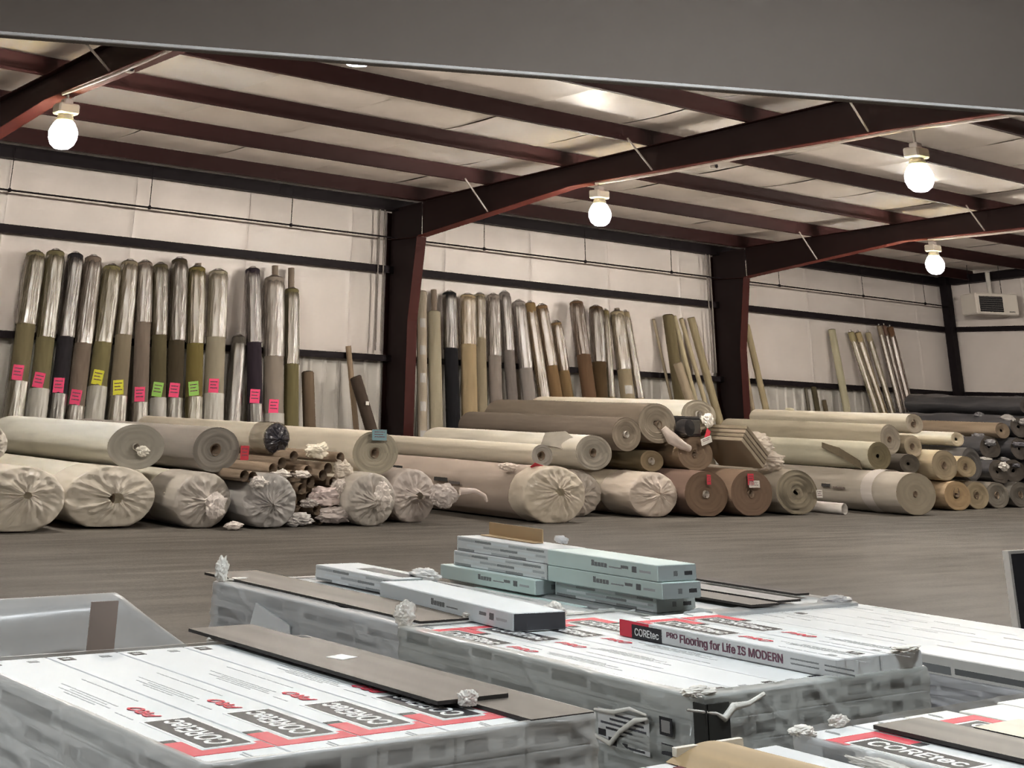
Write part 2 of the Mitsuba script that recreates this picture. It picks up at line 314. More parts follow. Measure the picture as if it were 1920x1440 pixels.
# two unseen fixtures added in place of daylight to brighten cartons and grey panel
for xc, yc, zf in ((-17.3, -17.6, 3.3), (-11.9, -19.7, 4.6)):
    t = thing('fluorescent_fixture', f'unseen light fixture added near the {"left" if xc < -14 else "right"} pallets, standing in for cool daylight', 'lamp', 'added light fixtures')
    put(t, 'reflector', shape(moved(prism_x([(-0.19, 0), (-0.09, 0.09), (0.09, 0.09), (0.19, 0), (0.185, 0), (0.088, 0.085), (-0.088, 0.085), (-0.185, 0)], -0.75, 0.75), None, (xc, yc, zf)), 'paper', np.array([0.8, 0.8, 0.8]), False))
    for dy in (-0.09, -0.03, 0.03, 0.09): put(t, 'tube', shape(tube([(xc - 0.72, yc + dy, zf + 0.03), (xc + 0.72, yc + dy, zf + 0.03)], 0.016, 8), 'paper', (0.8, 0.8, 0.8), True, emitter=emit(TUBES)))
    for dx in (-0.6, 0.6): put(t, 'hanger', shape(tube([(xc + dx, yc, zf + 0.09), (xc + dx, yc, roof(yc) + 0.2)], 0.006, 6), 'steel', NAVY, True))
# conduit clipped under the rafters, sagging between clips
for xc, txt in ((-B, 'left'), (0, 'middle'), (B, 'right')):
    ys = np.linspace(-5.6, -14.0, 30)
    p = [(xc - 0.13, y, float(rbot(y)) - 0.035 - 0.02 * abs(math.sin((y + 5.6) * 1.1))) for y in ys]
    single('conduit', f'pale conduit running under the {txt} rafter away from its lamp', 'pipe', shape(tube(p, 0.020, 8), 'paper', np.array([0.62, 0.55, 0.5]), True), 'rafter conduits')
# small junction boxes / sprinkler heads seen on the rafters
for (x, y, z), txt in (((-B, -7.1, 4.82), 'small pale junction box under the left rafter'), ((0, -7.9, 4.78), 'small dark junction box hanging under the middle rafter')):
    t = thing('junction_box', txt, 'box'); put(t, 'body', shape(moved(cbox(0.09, 0.09, 0.09, 0.012), None, (x, y, z)), 'paper', np.array([0.5, 0.46, 0.42]), 30)); put(t, 'cover', shape(moved(lathe([(0.0, 0.006), (0.03, 0.006), (0.034, 0)], 12), rx(PI / 2), (x, y - 0.046, z)), 'steel', NAVY, False))

# ---------------------------------------------------------------- unit heater near the far corner
t = thing('unit_heater', 'white box heater with a dark grille hung in the far right corner', 'heater')
HC, HR = np.array([17.45, -1.80, 4.22]), rz(-0.6)
def hq(m): return moved(m, HR, HC)
put(t, 'case', shape(hq(cat([cbox(1.06, 0.85, 0.50, 0.03)])), 'paper', np.array([0.66, 0.62, 0.57]), 30))
put(t, 'grille_recess', shape(hq(moved(box(-0.44, 0.14, -0.432, -0.42, -0.19, 0.17))), 'steel', np.array([0.02, 0.02, 0.022]), False))
for i in range(7): put(t, 'louver', shape(hq(moved(cbox(0.56, 0.035, 0.012, 0.003), rx(0.6), (-0.15, -0.445, -0.15 + i * 0.05))), 'steel', np.array([0.09, 0.085, 0.085]), False))
put(t, 'badge', shape(hq(box(0.28, 0.42, -0.431, -0.42, -0.19, -0.165)), 'paper', np.array([0.15, 0.14, 0.13]), False))
put(t, 'flue_pipe', shape(tube([HC + (0.1, 0, 0.25), HC + (0.1, 0, 0.78)], 0.055, 14), 'steel', np.array([0.55, 0.53, 0.5]), True))
for dx in (-0.4, 0.4): put(t, 'hanger_rod', shape(tube([HC + HR @ np.array([dx, 0.1, 0.25]), HC + HR @ np.array([dx, 0.1, 0.95])], 0.008, 6), 'steel', NAVY, True))
single('wall_plate', 'grey metal plate on the end wall right of the heater', 'panel', shape(box(XR - 0.075, XR - 0.045, -3.5, -2.7, 3.85, 4.4), 'vinyl', np.array([0.36, 0.35, 0.33]), False))
# ---------------------------------------------------------------- carpet rolls lying on the floor (axes along y)
LAMP_TINT = np.array([0.985, 1.0, 1.035])     # the hex colours were read under the warm lamps
def alb(h, k=1.08): return np.clip(lin(h) * k * LAMP_TINT, 0.004, 0.85)
def ringed(base, seed, n=9.0, amp=0.5):
    """colour of a roll end: the layers of pile and backing wound one over the other"""
    def f(r, th):
        ph = r * n + th / (2 * PI)
        band = nz(np.stack([ph * 2.0, 0 * r + seed, 0 * r], -1))
        fine = nz(np.stack([ph * 6.0, th * 1.5, 0 * r + seed], -1))
        return np.asarray(base)[None] * (1 - amp / 2 + amp * (0.6 * band + 0.4 * fine))[:, None]
    return f
def roll_body(x, y0, zc, ra, rb, length, seed, side, end, flat=0.0, layers=9, groove=0.006, core=0.05, turns_amp=0.45, tilt=0.0):
    """returns (mesh, colours): side surface, front end with wound layers, plain back end"""
    na, rng = 56, np.random.default_rng(seed)
    th = np.linspace(0, 2 * PI, na + 1)
    ph0 = rng.uniform(0, 6)
    def rad(t, y):
        q = np.stack([np.cos(t) * 1.3 + seed * 1.7, np.sin(t) * 1.3, y * 0.8], -1)
        return 1 + 0.05 * (fb(q, 3) - 0.5) + 0.012 * np.sin(t * 2 + ph0)
    def pos(t, y, s=1.0):
        r = rad(t, y) * s
        zz = zc + rb * r * np.sin(t)
        if flat > 0: zz = np.maximum(zz, zc - rb * (1 - flat) + 0.004 * np.cos(t * 3)) if s == 1.0 else np.maximum(zz, zc - rb * (1 - flat))
        return np.stack([x + ra * r * np.cos(t) + tilt * (y - y0), y, zz], -1)
    m1 = grid(na + 1, 16, lambda u, v: pos(u * 2 * PI, y0 + length * v))
    v1 = np.asarray(m1.vertices)
    t1 = np.repeat(th, 16); y1 = np.tile(np.linspace(0, 1, 16), na + 1) * length
    c1 = np.asarray(side)[None] * (0.86 + 0.28 * fb(np.stack([np.cos(t1) * 4 + seed, np.sin(t1) * 4, y1 * 0.9], -1), 4, 3))[:, None]
    c1 *= (1 - 0.10 * (nz(np.stack([y1 * 2.2, t1 * 0 + seed, t1 * 0.3], -1)) > 0.72))[:, None]
    nr = layers * 2 + 1
    def endf(u, v):
        s = 1 - v * (1 - core / ra)
        t = u * 2 * PI
        dy = groove * np.sin(s * PI * layers * 2 + t) * (s < 0.985) + 0.012 * (nz(np.stack([s * 9, t, 0 * s + seed], -1)) - 0.5)
        p = pos(t, y0 + 0 * u, 1.0)
        cxy = np.stack([x + 0 * u, y0 + 0 * u, zc - (rb * flat * 0.35) + 0 * u], -1)
        q = cxy + (p - cxy) * s[..., None]
        q[..., 1] = y0 - dy * (v > 0) + 0.035 * (v ** 2)
        return q
    m2 = grid(na + 1, nr, endf)
    s2 = np.tile(1 - np.linspace(0, 1, nr) * (1 - core / ra), na + 1); t2 = np.repeat(th, nr)
    c2 = ringed(end, seed, layers * 1.0, turns_amp)(s2, t2)
    bk = y0 + length
    m3 = grid(na + 1, 2, lambda u, v: np.stack([x + (pos(u * 2 * PI, bk + 0 * u)[..., 0] - x) * (1 - v), bk + 0 * u, zc + (pos(u * 2 * PI, bk + 0 * u)[..., 2] - zc) * (1 - v)], -1))
    c3 = np.broadcast_to(np.asarray(end) * 0.8, (len(m3.vertices), 3))
    return cat([m1, m2, m3]), np.vstack([c1, c2, c3])
def vshape(mesh_col, mat): return mikit.ply(mesh_col[0], mat, smooth=True, uv=pack(mesh_col[1]))
def core_tube(x, y0, z, r, length, col, sides=16):
    o = grid(sides + 1, 4, lambda u, v: np.stack([x + np.interp(v, [0, 0.34, 0.67, 1], [r * 0.82, r * 0.82, r, r]) * np.cos(2 * PI * u), y0 + np.interp(v, [0, 0.34, 0.67, 1], [length, 0, 0, length]) + 0 * u, z + np.interp(v, [0, 0.34, 0.67, 1], [r * 0.82, r * 0.82, r, r]) * np.sin(2 * PI * u)], -1))
    return shape(o, 'paper', lambda v: np.asarray(col)[None] * (0.85 + 0.3 * fb(v * 9, 2))[:, None], 40)
def wrap_end(x, y0, zc, ra, rb, seed, depth, flat=0.0, hole=0.10, tail=0.0, col=(0.62, 0.58, 0.52), hang=0.0):
    """plastic film drawn over the end of a roll and gathered at the core: pleats radiate from the knot"""
    rng = np.random.default_rng(seed + 500)
    k1, k2, p1, p2 = rng.integers(9, 14), rng.integers(19, 28), rng.uniform(0, 6), rng.uniform(0, 6)
    ang0 = rng.uniform(0, 6); off = rng.uniform(-0.12, 0.12, 2) * ra
    def fn(u, v):
        t = u * 2 * PI
        s = np.where(v < 0.35, 1.0, 1 - (v - 0.35) / 0.65 * (1 - hole))
        w = np.where(v < 0.35, 0.35, 1.0)
        ring = lambda k, z: nz(np.stack([np.cos(t) * k + seed, np.sin(t) * k, z], -1)) - 0.5
        pl = 1.5 * ring(2.1, s * 0.8) + 1.3 * ring(4.6, s * 1.6) + 0.8 * ring(8.5, s * 3.0)
        wr = fb(np.stack([np.cos(t) * 4 + seed, np.sin(t) * 4, v * 7], -1), 3) - 0.5
        r = 1.035 + 0.035 * wr * 2 + 0.012 * pl * w
        zz = zc + rb * r * s * np.sin(t)
        lo = zc - rb * (1 - flat) - 0.004
        yb = np.where(v < 0.35, y0 - 0.03 + depth * (1 - v / 0.35), y0 - 0.03 - 0.10 * (1 - s) ** 0.7 - 0.040 * pl * np.sqrt(np.clip(s * (1 - s) * 4, 0, 1)) - 0.05 * wr - tail * np.clip((0.28 - s) / 0.28, 0, 1))
        sh = np.clip(1 - s, 0, 1)
        return np.stack([x + ra * r * s * np.cos(t) + off[0] * sh, yb, np.maximum(zz + off[1] * sh, max(lo, 0.004))], -1)
    m = grid(161, 30, fn)
    u, v = np.repeat(np.linspace(0, 1, 161), 30), np.tile(np.linspace(0, 1, 30), 161)
    milk = fb(np.stack([np.cos(u * 2 * PI) * 5 + seed, np.sin(u * 2 * PI) * 5, v * 3], -1), 4, 8)
    c = np.asarray(col)[None] * (0.72 + 0.34 * milk)[:, None]
    return m, c
def crumple(c, sx, sy, sz, seed, col, amp=0.75, mat='film_milky', floor=False):
    """a rag of crumpled plastic"""
    m = trimesh.creation.icosphere(4); v = np.asarray(m.vertices)
    d = 0.62 + amp * (fb(v * 1.9 + seed * 3.3, 4, seed) - 0.35) + 0.35 * np.abs(nz(v * 4.5 + seed, seed + 1) - 0.5)
    v = v * d[:, None] * np.array([sx, sy, sz]) + np.asarray(c)
    if floor: v[:, 2] = np.maximum(v[:, 2], 0.004)
    cc = np.asarray(col)[None] * (0.86 + 0.28 * fb(v * 14, 3))[:, None]
    return mikit.ply(M(v, m.faces), mat, smooth=True, uv=pack(cc))
def tag_card(c, w, h, col, rot=0.0, lines=3, tilt=0.0, yaw=0.0):
    R = rz(yaw) @ rx(tilt) @ ry(rot)
    m = [(moved(cbox(w, 0.004, h, 0.0015), R, c), col)]
    for i in range(lines):
        m.append((moved(box(-w * 0.36, w * (0.36 - 0.12 * (i % 2)), -0.0032, -0.002, h * (0.28 - 0.22 * i) - h * 0.03, h * (0.28 - 0.22 * i) + h * 0.03), R, c), np.array([0.12, 0.05, 0.07])))
    return painted(m, 'paper')

def lying(txt, x, y0, zc, ra, rb, side, end=None, group=None, length=3.66, seed=1, flat=0.0, wrap=None, core='dark', core_r=0.05, corex=0.0, corez=0.0, tag=None, **kw):
    key = thing('carpet_roll', txt, 'carpet roll', group)
    side = alb(side) if isinstance(side, str) else side; end = side * 0.9 if end is None else alb(end) if isinstance(end, str) else end
    put(key, 'carpet', vshape(roll_body(x, y0, zc, ra, rb, length, seed, side, end, flat, core=core_r, **kw), 'carpet_pile'))
    if core:
        zz = zc - rb * flat * 0.35 + corez
        ccol = {'dark': np.array(KRAFT), 'kraft': np.array([0.30, 0.22, 0.14]), 'white': np.array([0.55, 0.52, 0.48])}[core]
        c = put(key, 'core', core_tube(x + corex, y0 - (0.012 if core != 'dark' else -0.005), zz, core_r * 1.06, 1.6, ccol))
    if wrap: put(key, 'plastic_wrap', vshape(wrap_end(x, y0, zc, ra, rb, seed, flat=flat, **wrap), 'film_milky'), 'milky plastic gathered over the end')
    if tag:
        for j, (dx, dz, w, h, c) in enumerate(tag): put(key, 'tag', tag_card((x + dx, y0 - 0.045, zc + dz), w, h, np.asarray(c)), None)
    return key
KRAFT = (0.22, 0.17, 0.125)      # bare cardboard, the same inside and outside a tube
PINK, YEL, GRN, WHT, RED, BLU = (0.85, 0.09, 0.22), (0.72, 0.70, 0.06), (0.33, 0.62, 0.14), (0.72, 0.70, 0.66), (0.42, 0.03, 0.05), (0.16, 0.27, 0.31)
G1, G2 = 'carpet rolls lying on the floor', 'carpet rolls stacked on top of other rolls'
CREAM, GREY1, TAUPE, BRN = 'b4ae9d', '8d877d', '7f756a', '6f5d4c'
LIE = [
 # left block
 ('pale carpet roll with plastic-wrapped end at the far left of the upper layer', -9.620, -5.50, 0.840, 0.260, 0.200, 'a7a195', '8d877d', G2, dict(wrap=dict(depth=0.35, hole=0.12))),
 ('leftmost floor roll, its whole end closed in milky wrinkled plastic', -9.250, -5.80, 0.315, 0.500, 0.315, 'b9b3a4', '99917f', G1, dict(flat=0.06, wrap=dict(depth=0.5, hole=0.10, col=(0.66, 0.62, 0.54)))),
 ('large squashed floor roll with plastic-wrapped end and dark open core, second from the left', -8.050, -5.55, 0.315, 0.549, 0.315, 'b4ae9f', '99917f', G1, dict(flat=0.09, core_r=0.07, wrap=dict(depth=0.6, hole=0.16, col=(0.66, 0.62, 0.54)))),
 ('floor roll with plastic pulled into a white knot at its end, third from the left', -6.930, -5.70, 0.290, 0.370, 0.290, 'a8a294', '857d70', G1, dict(flat=0.04, wrap=dict(depth=0.7, hole=0.08, tail=0.12, col=(0.60, 0.56, 0.52)))),
 ('floor roll hidden in grey crumpled plastic, left of the heap of cardboard tubes', -6.130, -5.92, 0.290, 0.370, 0.290, '8a8680', '77726a', G1, dict(flat=0.08, wrap=dict(depth=1.0, hole=0.06, tail=0.06, col=(0.42, 0.41, 0.40)))),
 ('smooth pale grey roll with a wide round end above the two leftmost floor rolls', -7.720, -5.45, 0.840, 0.369, 0.244, 'b7b5ab', '8f8c82', G2, dict(core='white', core_r=0.035, layers=7, turns_amp=0.3)),
 ('dark grey upper roll with a dark open core, right of the wide pale upper roll', -6.660, -5.50, 0.825, 0.330, 0.245, '7c7770', '6e6a63', G2, dict(core_r=0.065, layers=7, turns_amp=0.8, tag=[(0.38, -0.03, 0.12, 0.16, RED)])),
 ('slim pale upper roll whose end is capped in shiny black plastic', -5.620, -5.20, 0.955, 0.180, 0.175, 'b3ab9c', '33333a', G2, dict(core=None, length=3.5)),
 ('big pale upper roll with a blue-grey tag on its round end', -4.240, -5.50, 0.815, 0.370, 0.265, 'b9b1a1', '8f897a', G2, dict(core_r=0.06, layers=11, turns_amp=0.5, tag=[(0.02, 0.215, 0.24, 0.13, BLU)])),
 ('floor roll with a round end under clear wrinkled plastic, right of the tube heap', -4.590, -5.88, 0.295, 0.370, 0.295, 'aaa497', '8b857a', G1, dict(flat=0.03, wrap=dict(depth=0.5, hole=0.10, tail=0.10, col=(0.52, 0.49, 0.45)))),
 ('floor roll in bunched plastic whose twisted tail sticks out to the right', -3.660, -5.55, 0.310, 0.370, 0.310, '948b80', '7d7468', G1, dict(flat=0.03, wrap=dict(depth=0.9, hole=0.14, tail=0.20, col=(0.58, 0.52, 0.49)))),
 # middle block
 ('huge grey-brown floor roll with a broad plastic-wrapped end and dark core, middle of the row', -1.587, -6.06, 0.345, 0.564, 0.345, '8f8479', '9c9480', G1, dict(flat=0.03, core_r=0.06, wrap=dict(depth=0.30, hole=0.13, col=(0.66, 0.60, 0.50)))),
 ('slim pale roll with a dark core lying on the huge wrapped floor roll', -1.353, -5.60, 0.814, 0.204, 0.144, 'b5ae9e', '86817a', G2, dict(core_r=0.055, layers=5)),
 ('pale upper roll with a grey end and a torn flap of carpet lifted along it', -0.020, -5.30, 0.855, 0.380, 0.235, 'b7b1a2', '857f74', G2, dict(core_r=0.055, layers=8)),
 ('grey-brown roll with a small pale core, left one of the two brown rolls on top', 0.799, -5.20, 1.115, 0.319, 0.234, '534b43', '736a5d', G2, dict(core='white', core_r=0.045)),
 ('grey-brown roll with a big round end, behind and above the smaller grey-brown one', 1.501, -5.20, 1.285, 0.419, 0.289, '5b5248', '776e61', G2, dict(core_r=0.055, corex=0.06, corez=-0.02)),
 ('cream roll with a swirled grey end and white plastic in its core, topping the pile', 2.720, -5.00, 1.430, 0.420, 0.225, 'cdc5b0', '9c9483', G2, dict(core='white', core_r=0.06, layers=5, turns_amp=0.9, groove=0.014)),
 ('short floor roll bagged in torn glossy plastic, right of the huge wrapped roll', -0.300, -5.15, 0.305, 0.520, 0.305, '7f756a', '7f756a', G1, dict(flat=0.03, core=None, wrap=dict(depth=1.0, hole=0.05, col=(0.48, 0.43, 0.38)))),
 ('floor roll with pinkish plastic folded over its squashed end, left of the two brown ends', 0.970, -5.52, 0.300, 0.510, 0.300, 'b0a695', '9b8d7e', G1, dict(flat=0.05, core=None, wrap=dict(depth=0.6, hole=0.05, col=(0.66, 0.58, 0.51)))),
 ('thin olive-brown roll with a pale core wedged low in the middle pile', 1.450, -5.10, 0.745, 0.260, 0.150, '665b48', '6d614d', G2, dict(core='white', core_r=0.05, layers=4)),
 ('brown upper roll with a dark square core above the two brown floor rolls', 2.241, -5.30, 0.862, 0.413, 0.239, '6f5f4e', '6e5f4f', G2, dict(core_r=0.06, layers=6, turns_amp=0.3)),
 ('brown floor roll with a white-lined core and a red tag, left of the pair', 1.999, -5.69, 0.320, 0.492, 0.320, '65544a', '604f42', G1, dict(flat=0.05, core='white', core_r=0.05, layers=8, turns_amp=0.35, tag=[(0.02, 0.20, 0.09, 0.14, RED)])),
 ('brown floor roll with a dark core and white and red tag, right of the pair', 3.000, -5.75, 0.330, 0.500, 0.330, '69584a', '655446', G1, dict(flat=0.05, core_r=0.06, layers=8, turns_amp=0.3, tag=[(-0.06, 0.20, 0.15, 0.16, RED), (0.02, 0.13, 0.26, 0.10, WHT)])),
 ('grey floor roll with loose swirled layers showing at its end', 4.250, -5.66, 0.330, 0.530, 0.330, '9a9284', '807868', G1, dict(flat=0.04, core=None, core_r=0.05, layers=5, turns_amp=1.2, groove=0.03, tag=[(0.52, -0.02, 0.16, 0.12, WHT)])),
 # right block
 ('long cream roll with a small round end on top of the right pile', 8.460, -5.20, 1.430, 0.280, 0.165, 'b5ae9c', '857d6e', G2, dict(core_r=0.06, layers=4, length=3.6)),
 ('long tan roll with a grey end and dark core just below the cream one', 7.502, -5.30, 1.156, 0.304, 0.244, '968e7d', '80786b', G2, dict(core_r=0.045, layers=6)),
 ('pale olive roll with a dark end and a dark torn triangle on its side', 6.973, -5.40, 0.881, 0.344, 0.228, 'a8a492', '57503f', G2, dict(core=None, layers=6, turns_amp=0.5)),
 ('large grey floor roll with a pale band near its broad end at the right', 6.795, -6.17, 0.330, 0.568, 0.330, '9d968b', '837b6c', G1, dict(flat=0.03, core_r=0.045, layers=7, turns_amp=0.25)),
 ('small grey-brown roll end with a dark core beside the long tan roll', 8.333, -5.20, 1.047, 0.276, 0.181, '7d7463', '837866', G2, dict(core_r=0.05, layers=4)),
 ('tan roll with a grey-brown end and dark core in the right pile', 8.970, -5.40, 0.745, 0.410, 0.255, 'a8997f', '7f745f', G2, dict(core_r=0.06, layers=6)),
 ('small tan roll with a dark core right of the larger tan roll end', 9.830, -5.30, 0.720, 0.330, 0.180, 'a08f73', '857860', G2, dict(core_r=0.055, layers=4)),
 ('dark grey roll under a flap of pale plastic on the broad grey floor roll', 8.017, -5.30, 0.758, 0.306, 0.161, '4f4a43', '454039', G2, dict(core=None, layers=4)),
 ('small orange-tan floor roll right of the broad grey end', 9.140, -5.48, 0.245, 0.420, 0.245, '96836a', '957f62', G1, dict(flat=0.04, core_r=0.08, corez=0.06, layers=5)),
 ('small grey-tan floor roll, second to the right of the broad grey end', 10.150, -5.26, 0.235, 0.380, 0.235, '857a69', '80745f', G1, dict(core_r=0.06, layers=5)),
 ('dull grey floor roll, third to the right of the broad grey end', 11.080, -5.12, 0.225, 0.400, 0.225, '69645c', '67625a', G1, dict(core_r=0.06, layers=5)),
 ('dark grey floor roll cut by the right edge of the picture', 11.980, -5.09, 0.225, 0.400, 0.225, '5b5852', '5a564f', G1, dict(core_r=0.06, layers=5)),
 ('dark blue-grey roll low in the right pile under the slim cream roll', 10.520, -5.00, 0.755, 0.340, 0.29, '4a4846', '454341', G2, dict(core=None, layers=4)),
 ('slim brown roll lying across the front of the black plastic rolls at the right', 12.460, -4.60, 1.370, 0.270, 0.145, '7b6c5b', '6c5f50', G2, dict(core=None, layers=3, length=3.66)),
 ('slim cream roll below the brown one in the right pile', 10.460, -4.80, 1.185, 0.220, 0.125, 'beb7a4', 'a0957f', G2, dict(core=None, layers=3, length=3.4)),
]
for i, (txt, x, y0, zc, ra, rb, s, e, g, kw) in enumerate(LIE):
    lying(txt, x, y0, zc, ra, rb, s, e, g, seed=i + 3, **kw)
def part_of(words):
    return next(k for k, l in labels.items() if words in l.get('label', '') and '__' not in k and k.startswith('carpet_roll'))
# loose flaps, bands and knots that belong to single rolls
def flap(key, pts, col, thick=0.012, label=None, mat='carpet_pile'):
    """a bent sheet through a grid of points"""
    a = np.asarray(pts, float); nu, nv = a.shape[:2]
    from scipy.ndimage import zoom
    q = np.stack([zoom(a[..., k], (5, 5), order=1, grid_mode=False) for k in range(3)], -1)
    n1, n2 = q.shape[:2]
    g = grid(n1, n2, lambda u, v: q)
    top = np.asarray(g.vertices); w = top + np.array([0, 0, 0.0])
    nrm = np.asarray(trimesh.Trimesh(top, g.faces, process=False).vertex_normals)
    put(key, 'flap', shape(cat([M(top + nrm * thick / 2, g.faces), M(top - nrm * thick / 2, np.asarray(g.faces)[:, ::-1])]), mat, lambda v: np.asarray(col)[None] * (0.8 + 0.4 * fb(v * 12, 2))[:, None], True), label)
k = part_of('torn flap of carpet lifted')
flap(k, [[(-0.46, -4.62, 0.93), (-0.40, -4.66, 1.10)], [(-0.40, -4.95, 0.90), (-0.25, -4.95, 1.13)], [(-0.34, -5.22, 0.86), (-0.22, -5.20, 0.98)]], alb('8a857b'), label='torn grey flap')
k = part_of('dark torn triangle')
flap(k, [[(6.50, -4.55, 0.98), (6.56, -4.52, 1.06)], [(6.515, -4.95, 0.83), (6.52, -4.9, 0.99)], [(6.58, -5.30, 0.66), (6.53, -5.3, 0.80)]], alb('5a5244'), label='dark torn backing')
k = part_of('large grey floor roll with a pale band')
put(k, 'band', shape(grid(57, 5, lambda u, v: np.stack([6.80 + 0.622 * np.cos(2 * PI * u), -5.72 + 0.22 * v, np.maximum(0.006, 0.33 + 0.348 * np.sin(2 * PI * u))], -1)), 'film_milky', np.array([0.70, 0.66, 0.63]), True), 'pale plastic band')
k = part_of('huge grey-brown floor roll')
put(k, 'plastic_strip', crumple((-2.05, -5.65, 0.67), 0.17, 0.14, 0.07, 71, (0.62, 0.56, 0.5)))
put(k, 'tag', tag_card((-1.74, -5.9, 0.69), 0.22, 0.10, np.asarray(RED), 0.3, 0, 0.9))
for (px, py, pz, w) in ((-2.19, -4.5, 0.42, 0.30), (-2.16, -3.4, 0.52, 0.30)):
    put(k, 'stencil_mark', painted([(box(px - 0.004, px, py, py + w, pz, pz + 0.05), np.array([0.05, 0.05, 0.05])), (box(px - 0.004, px, py - 0.28, py - 0.04, pz - 0.02, pz + 0.015), np.array([0.10, 0.09, 0.09]))], 'matte'))
k = part_of('large grey floor roll with a pale band')
put(k, 'stencil_mark', painted([(box(6.165, 6.172, -4.9, -4.72, 0.36, 0.41), np.array([0.05, 0.05, 0.05])), (box(6.165, 6.172, -5.2, -4.95, 0.345, 0.375), np.array([0.12, 0.10, 0.09]))], 'matte'))
k = part_of('capped in shiny black plastic')
put(k, 'end_cap', vshape((lambda mc: (mc[0], mc[1] * 0 + np.array([0.02, 0.02, 0.026]) * (0.8 + 0.6 * fb(np.asarray(mc[0].vertices) * 14, 3))[:, None]))(wrap_end(-5.62, -5.20, 0.955, 0.17, 0.165, 91, 0.02, hole=0.08)), 'gloss'), 'shiny black plastic end')
put(k, 'plastic_sleeve', vshape(wrap_end(-5.62, -5.18, 0.955, 0.19, 0.185, 92, 0.34, hole=0.92), 'film_clear'), 'clear plastic sleeve')
k = part_of('third from the left')
put(k, 'knot', crumple((-6.87, -5.92, 0.25), 0.16, 0.10, 0.17, 11, (0.8, 0.76, 0.72)), 'white plastic knot')
put(k, 'tail', crumple((-6.66, -6.02, 0.05), 0.14, 0.10, 0.05, 12, (0.8, 0.76, 0.72), floor=True))
k = part_of('smooth pale grey roll with a wide round end'); put(k, 'plastic_tuft', crumple((-7.66, -5.50, 0.80), 0.10, 0.06, 0.07, 13, (0.72, 0.70, 0.64)))
k = part_of('twisted tail sticks out')
put(k, 'tail', crumple((-3.33, -5.82, 0.33), 0.25, 0.16, 0.20, 17, (0.50, 0.46, 0.44), 0.6), 'twisted plastic tail')
put(k, 'loose_strip', shape(tube([(-3.16, -5.95, 0.39), (-2.95, -6.0, 0.40), (-2.78, -6.0, 0.34), (-2.74, -6.0, 0.27)], np.array([0.05, 0.03, 0.025, 0.02]), 6), 'film_milky', np.array([0.66, 0.58, 0.54]), True))
k = part_of('round end under clear wrinkled plastic'); put(k, 'knot', crumple((-4.50, -6.02, 0.33), 0.14, 0.10, 0.20, 14, (0.74, 0.70, 0.66)), 'white plastic knot')
k = part_of('swirled grey end and white'); put(k, 'plastic_tuft', crumple((2.84, -5.08, 1.36), 0.15, 0.08, 0.13, 15, (0.84, 0.80, 0.74), mat='paper'), 'white plastic tuft')
k = part_of('big round end, behind and above'); put(k, 'plastic_strip', shape(tube([(1.58, -5.25, 1.22), (1.68, -5.32, 1.08), (1.86, -5.36, 0.99), (2.02, -5.38, 0.94)], np.array([0.05, 0.10, 0.07, 0.05]), 8), 'film_milky', np.array([0.64, 0.56, 0.52]), 60))
k = part_of('cream roll with a small round end'); put(k, 'paper_scrap', crumple((6.9, -3.6, 1.6), 0.05, 0.12, 0.03, 16, (0.7, 0.66, 0.5), mat='paper'))
# black bin and the two wrapped flat packs lodged on the middle pile
t = thing('black_box', 'black plastic-wrapped box standing on end in front of the cream swirled roll', 'box')
put(t, 'body', shape(moved(cbox(0.36, 0.42, 0.30, 0.02), None, (2.22, -5.10, 1.255)), 'gloss', np.array([0.015, 0.015, 0.016]), 30))
put(t, 'panel', shape(moved(cbox(0.25, 0.02, 0.20, 0.005), None, (2.24, -5.315, 1.25)), 'gloss', np.array([0.055, 0.052, 0.045]), 30), 'olive-grey front panel')
put(t, 'lug', shape(moved(lathe([(0.0, 0.0), (0.10, 0.0), (0.12, 0.06), (0.12, 0.2), (0.0, 0.21)][::-1], 20), rx(PI / 2), (1.93, -5.28, 1.24)), 'gloss', np.array([0.012, 0.012, 0.013]), 40), 'round black end')
put(t, 'tag', tag_card((2.38, -5.42, 1.06), 0.26, 0.10, np.asarray(WHT), -0.25, 2))
put(t, 'ribbon', tag_card((2.44, -5.40, 1.15), 0.10, 0.16, np.asarray(RED) * 1.6, 0.5, 0))
t = thing('flat_pack', 'slanting plastic-wrapped stack of tan boards leaning right of the brown upper roll', 'wrapped boards')
for i in range(4): put(t, 'board', shape(moved(cbox(0.64, 0.9, 0.065, 0.008), ry(0.68), (3.22 + 0.075 * i * 0.63, -5.20, 0.90 + 0.075 * i * 0.78)), 'paper', alb(('857a69', '756b5a')[i % 2]), 30))
put(t, 'plastic_cover', crumple((3.62, -5.25, 1.03), 0.55, 0.45, 0.26, 23, (0.66, 0.60, 0.52), 0.5, 'film_wrap'))
single('plastic_rag', 'sheet of milky plastic draped over the grey swirled roll', 'plastic', crumple((3.95, -5.35, 0.78), 0.36, 0.34, 0.20, 24, (0.62, 0.56, 0.49), 0.5, 'film_milky'))
t = thing('cardboard_tube', 'short white tube on the floor at the foot of the swirled grey roll', 'tube')
put(t, 'wall', core_tube(5.35, -5.75, 0.086, 0.085, 1.2, (0.62, 0.6, 0.57)))
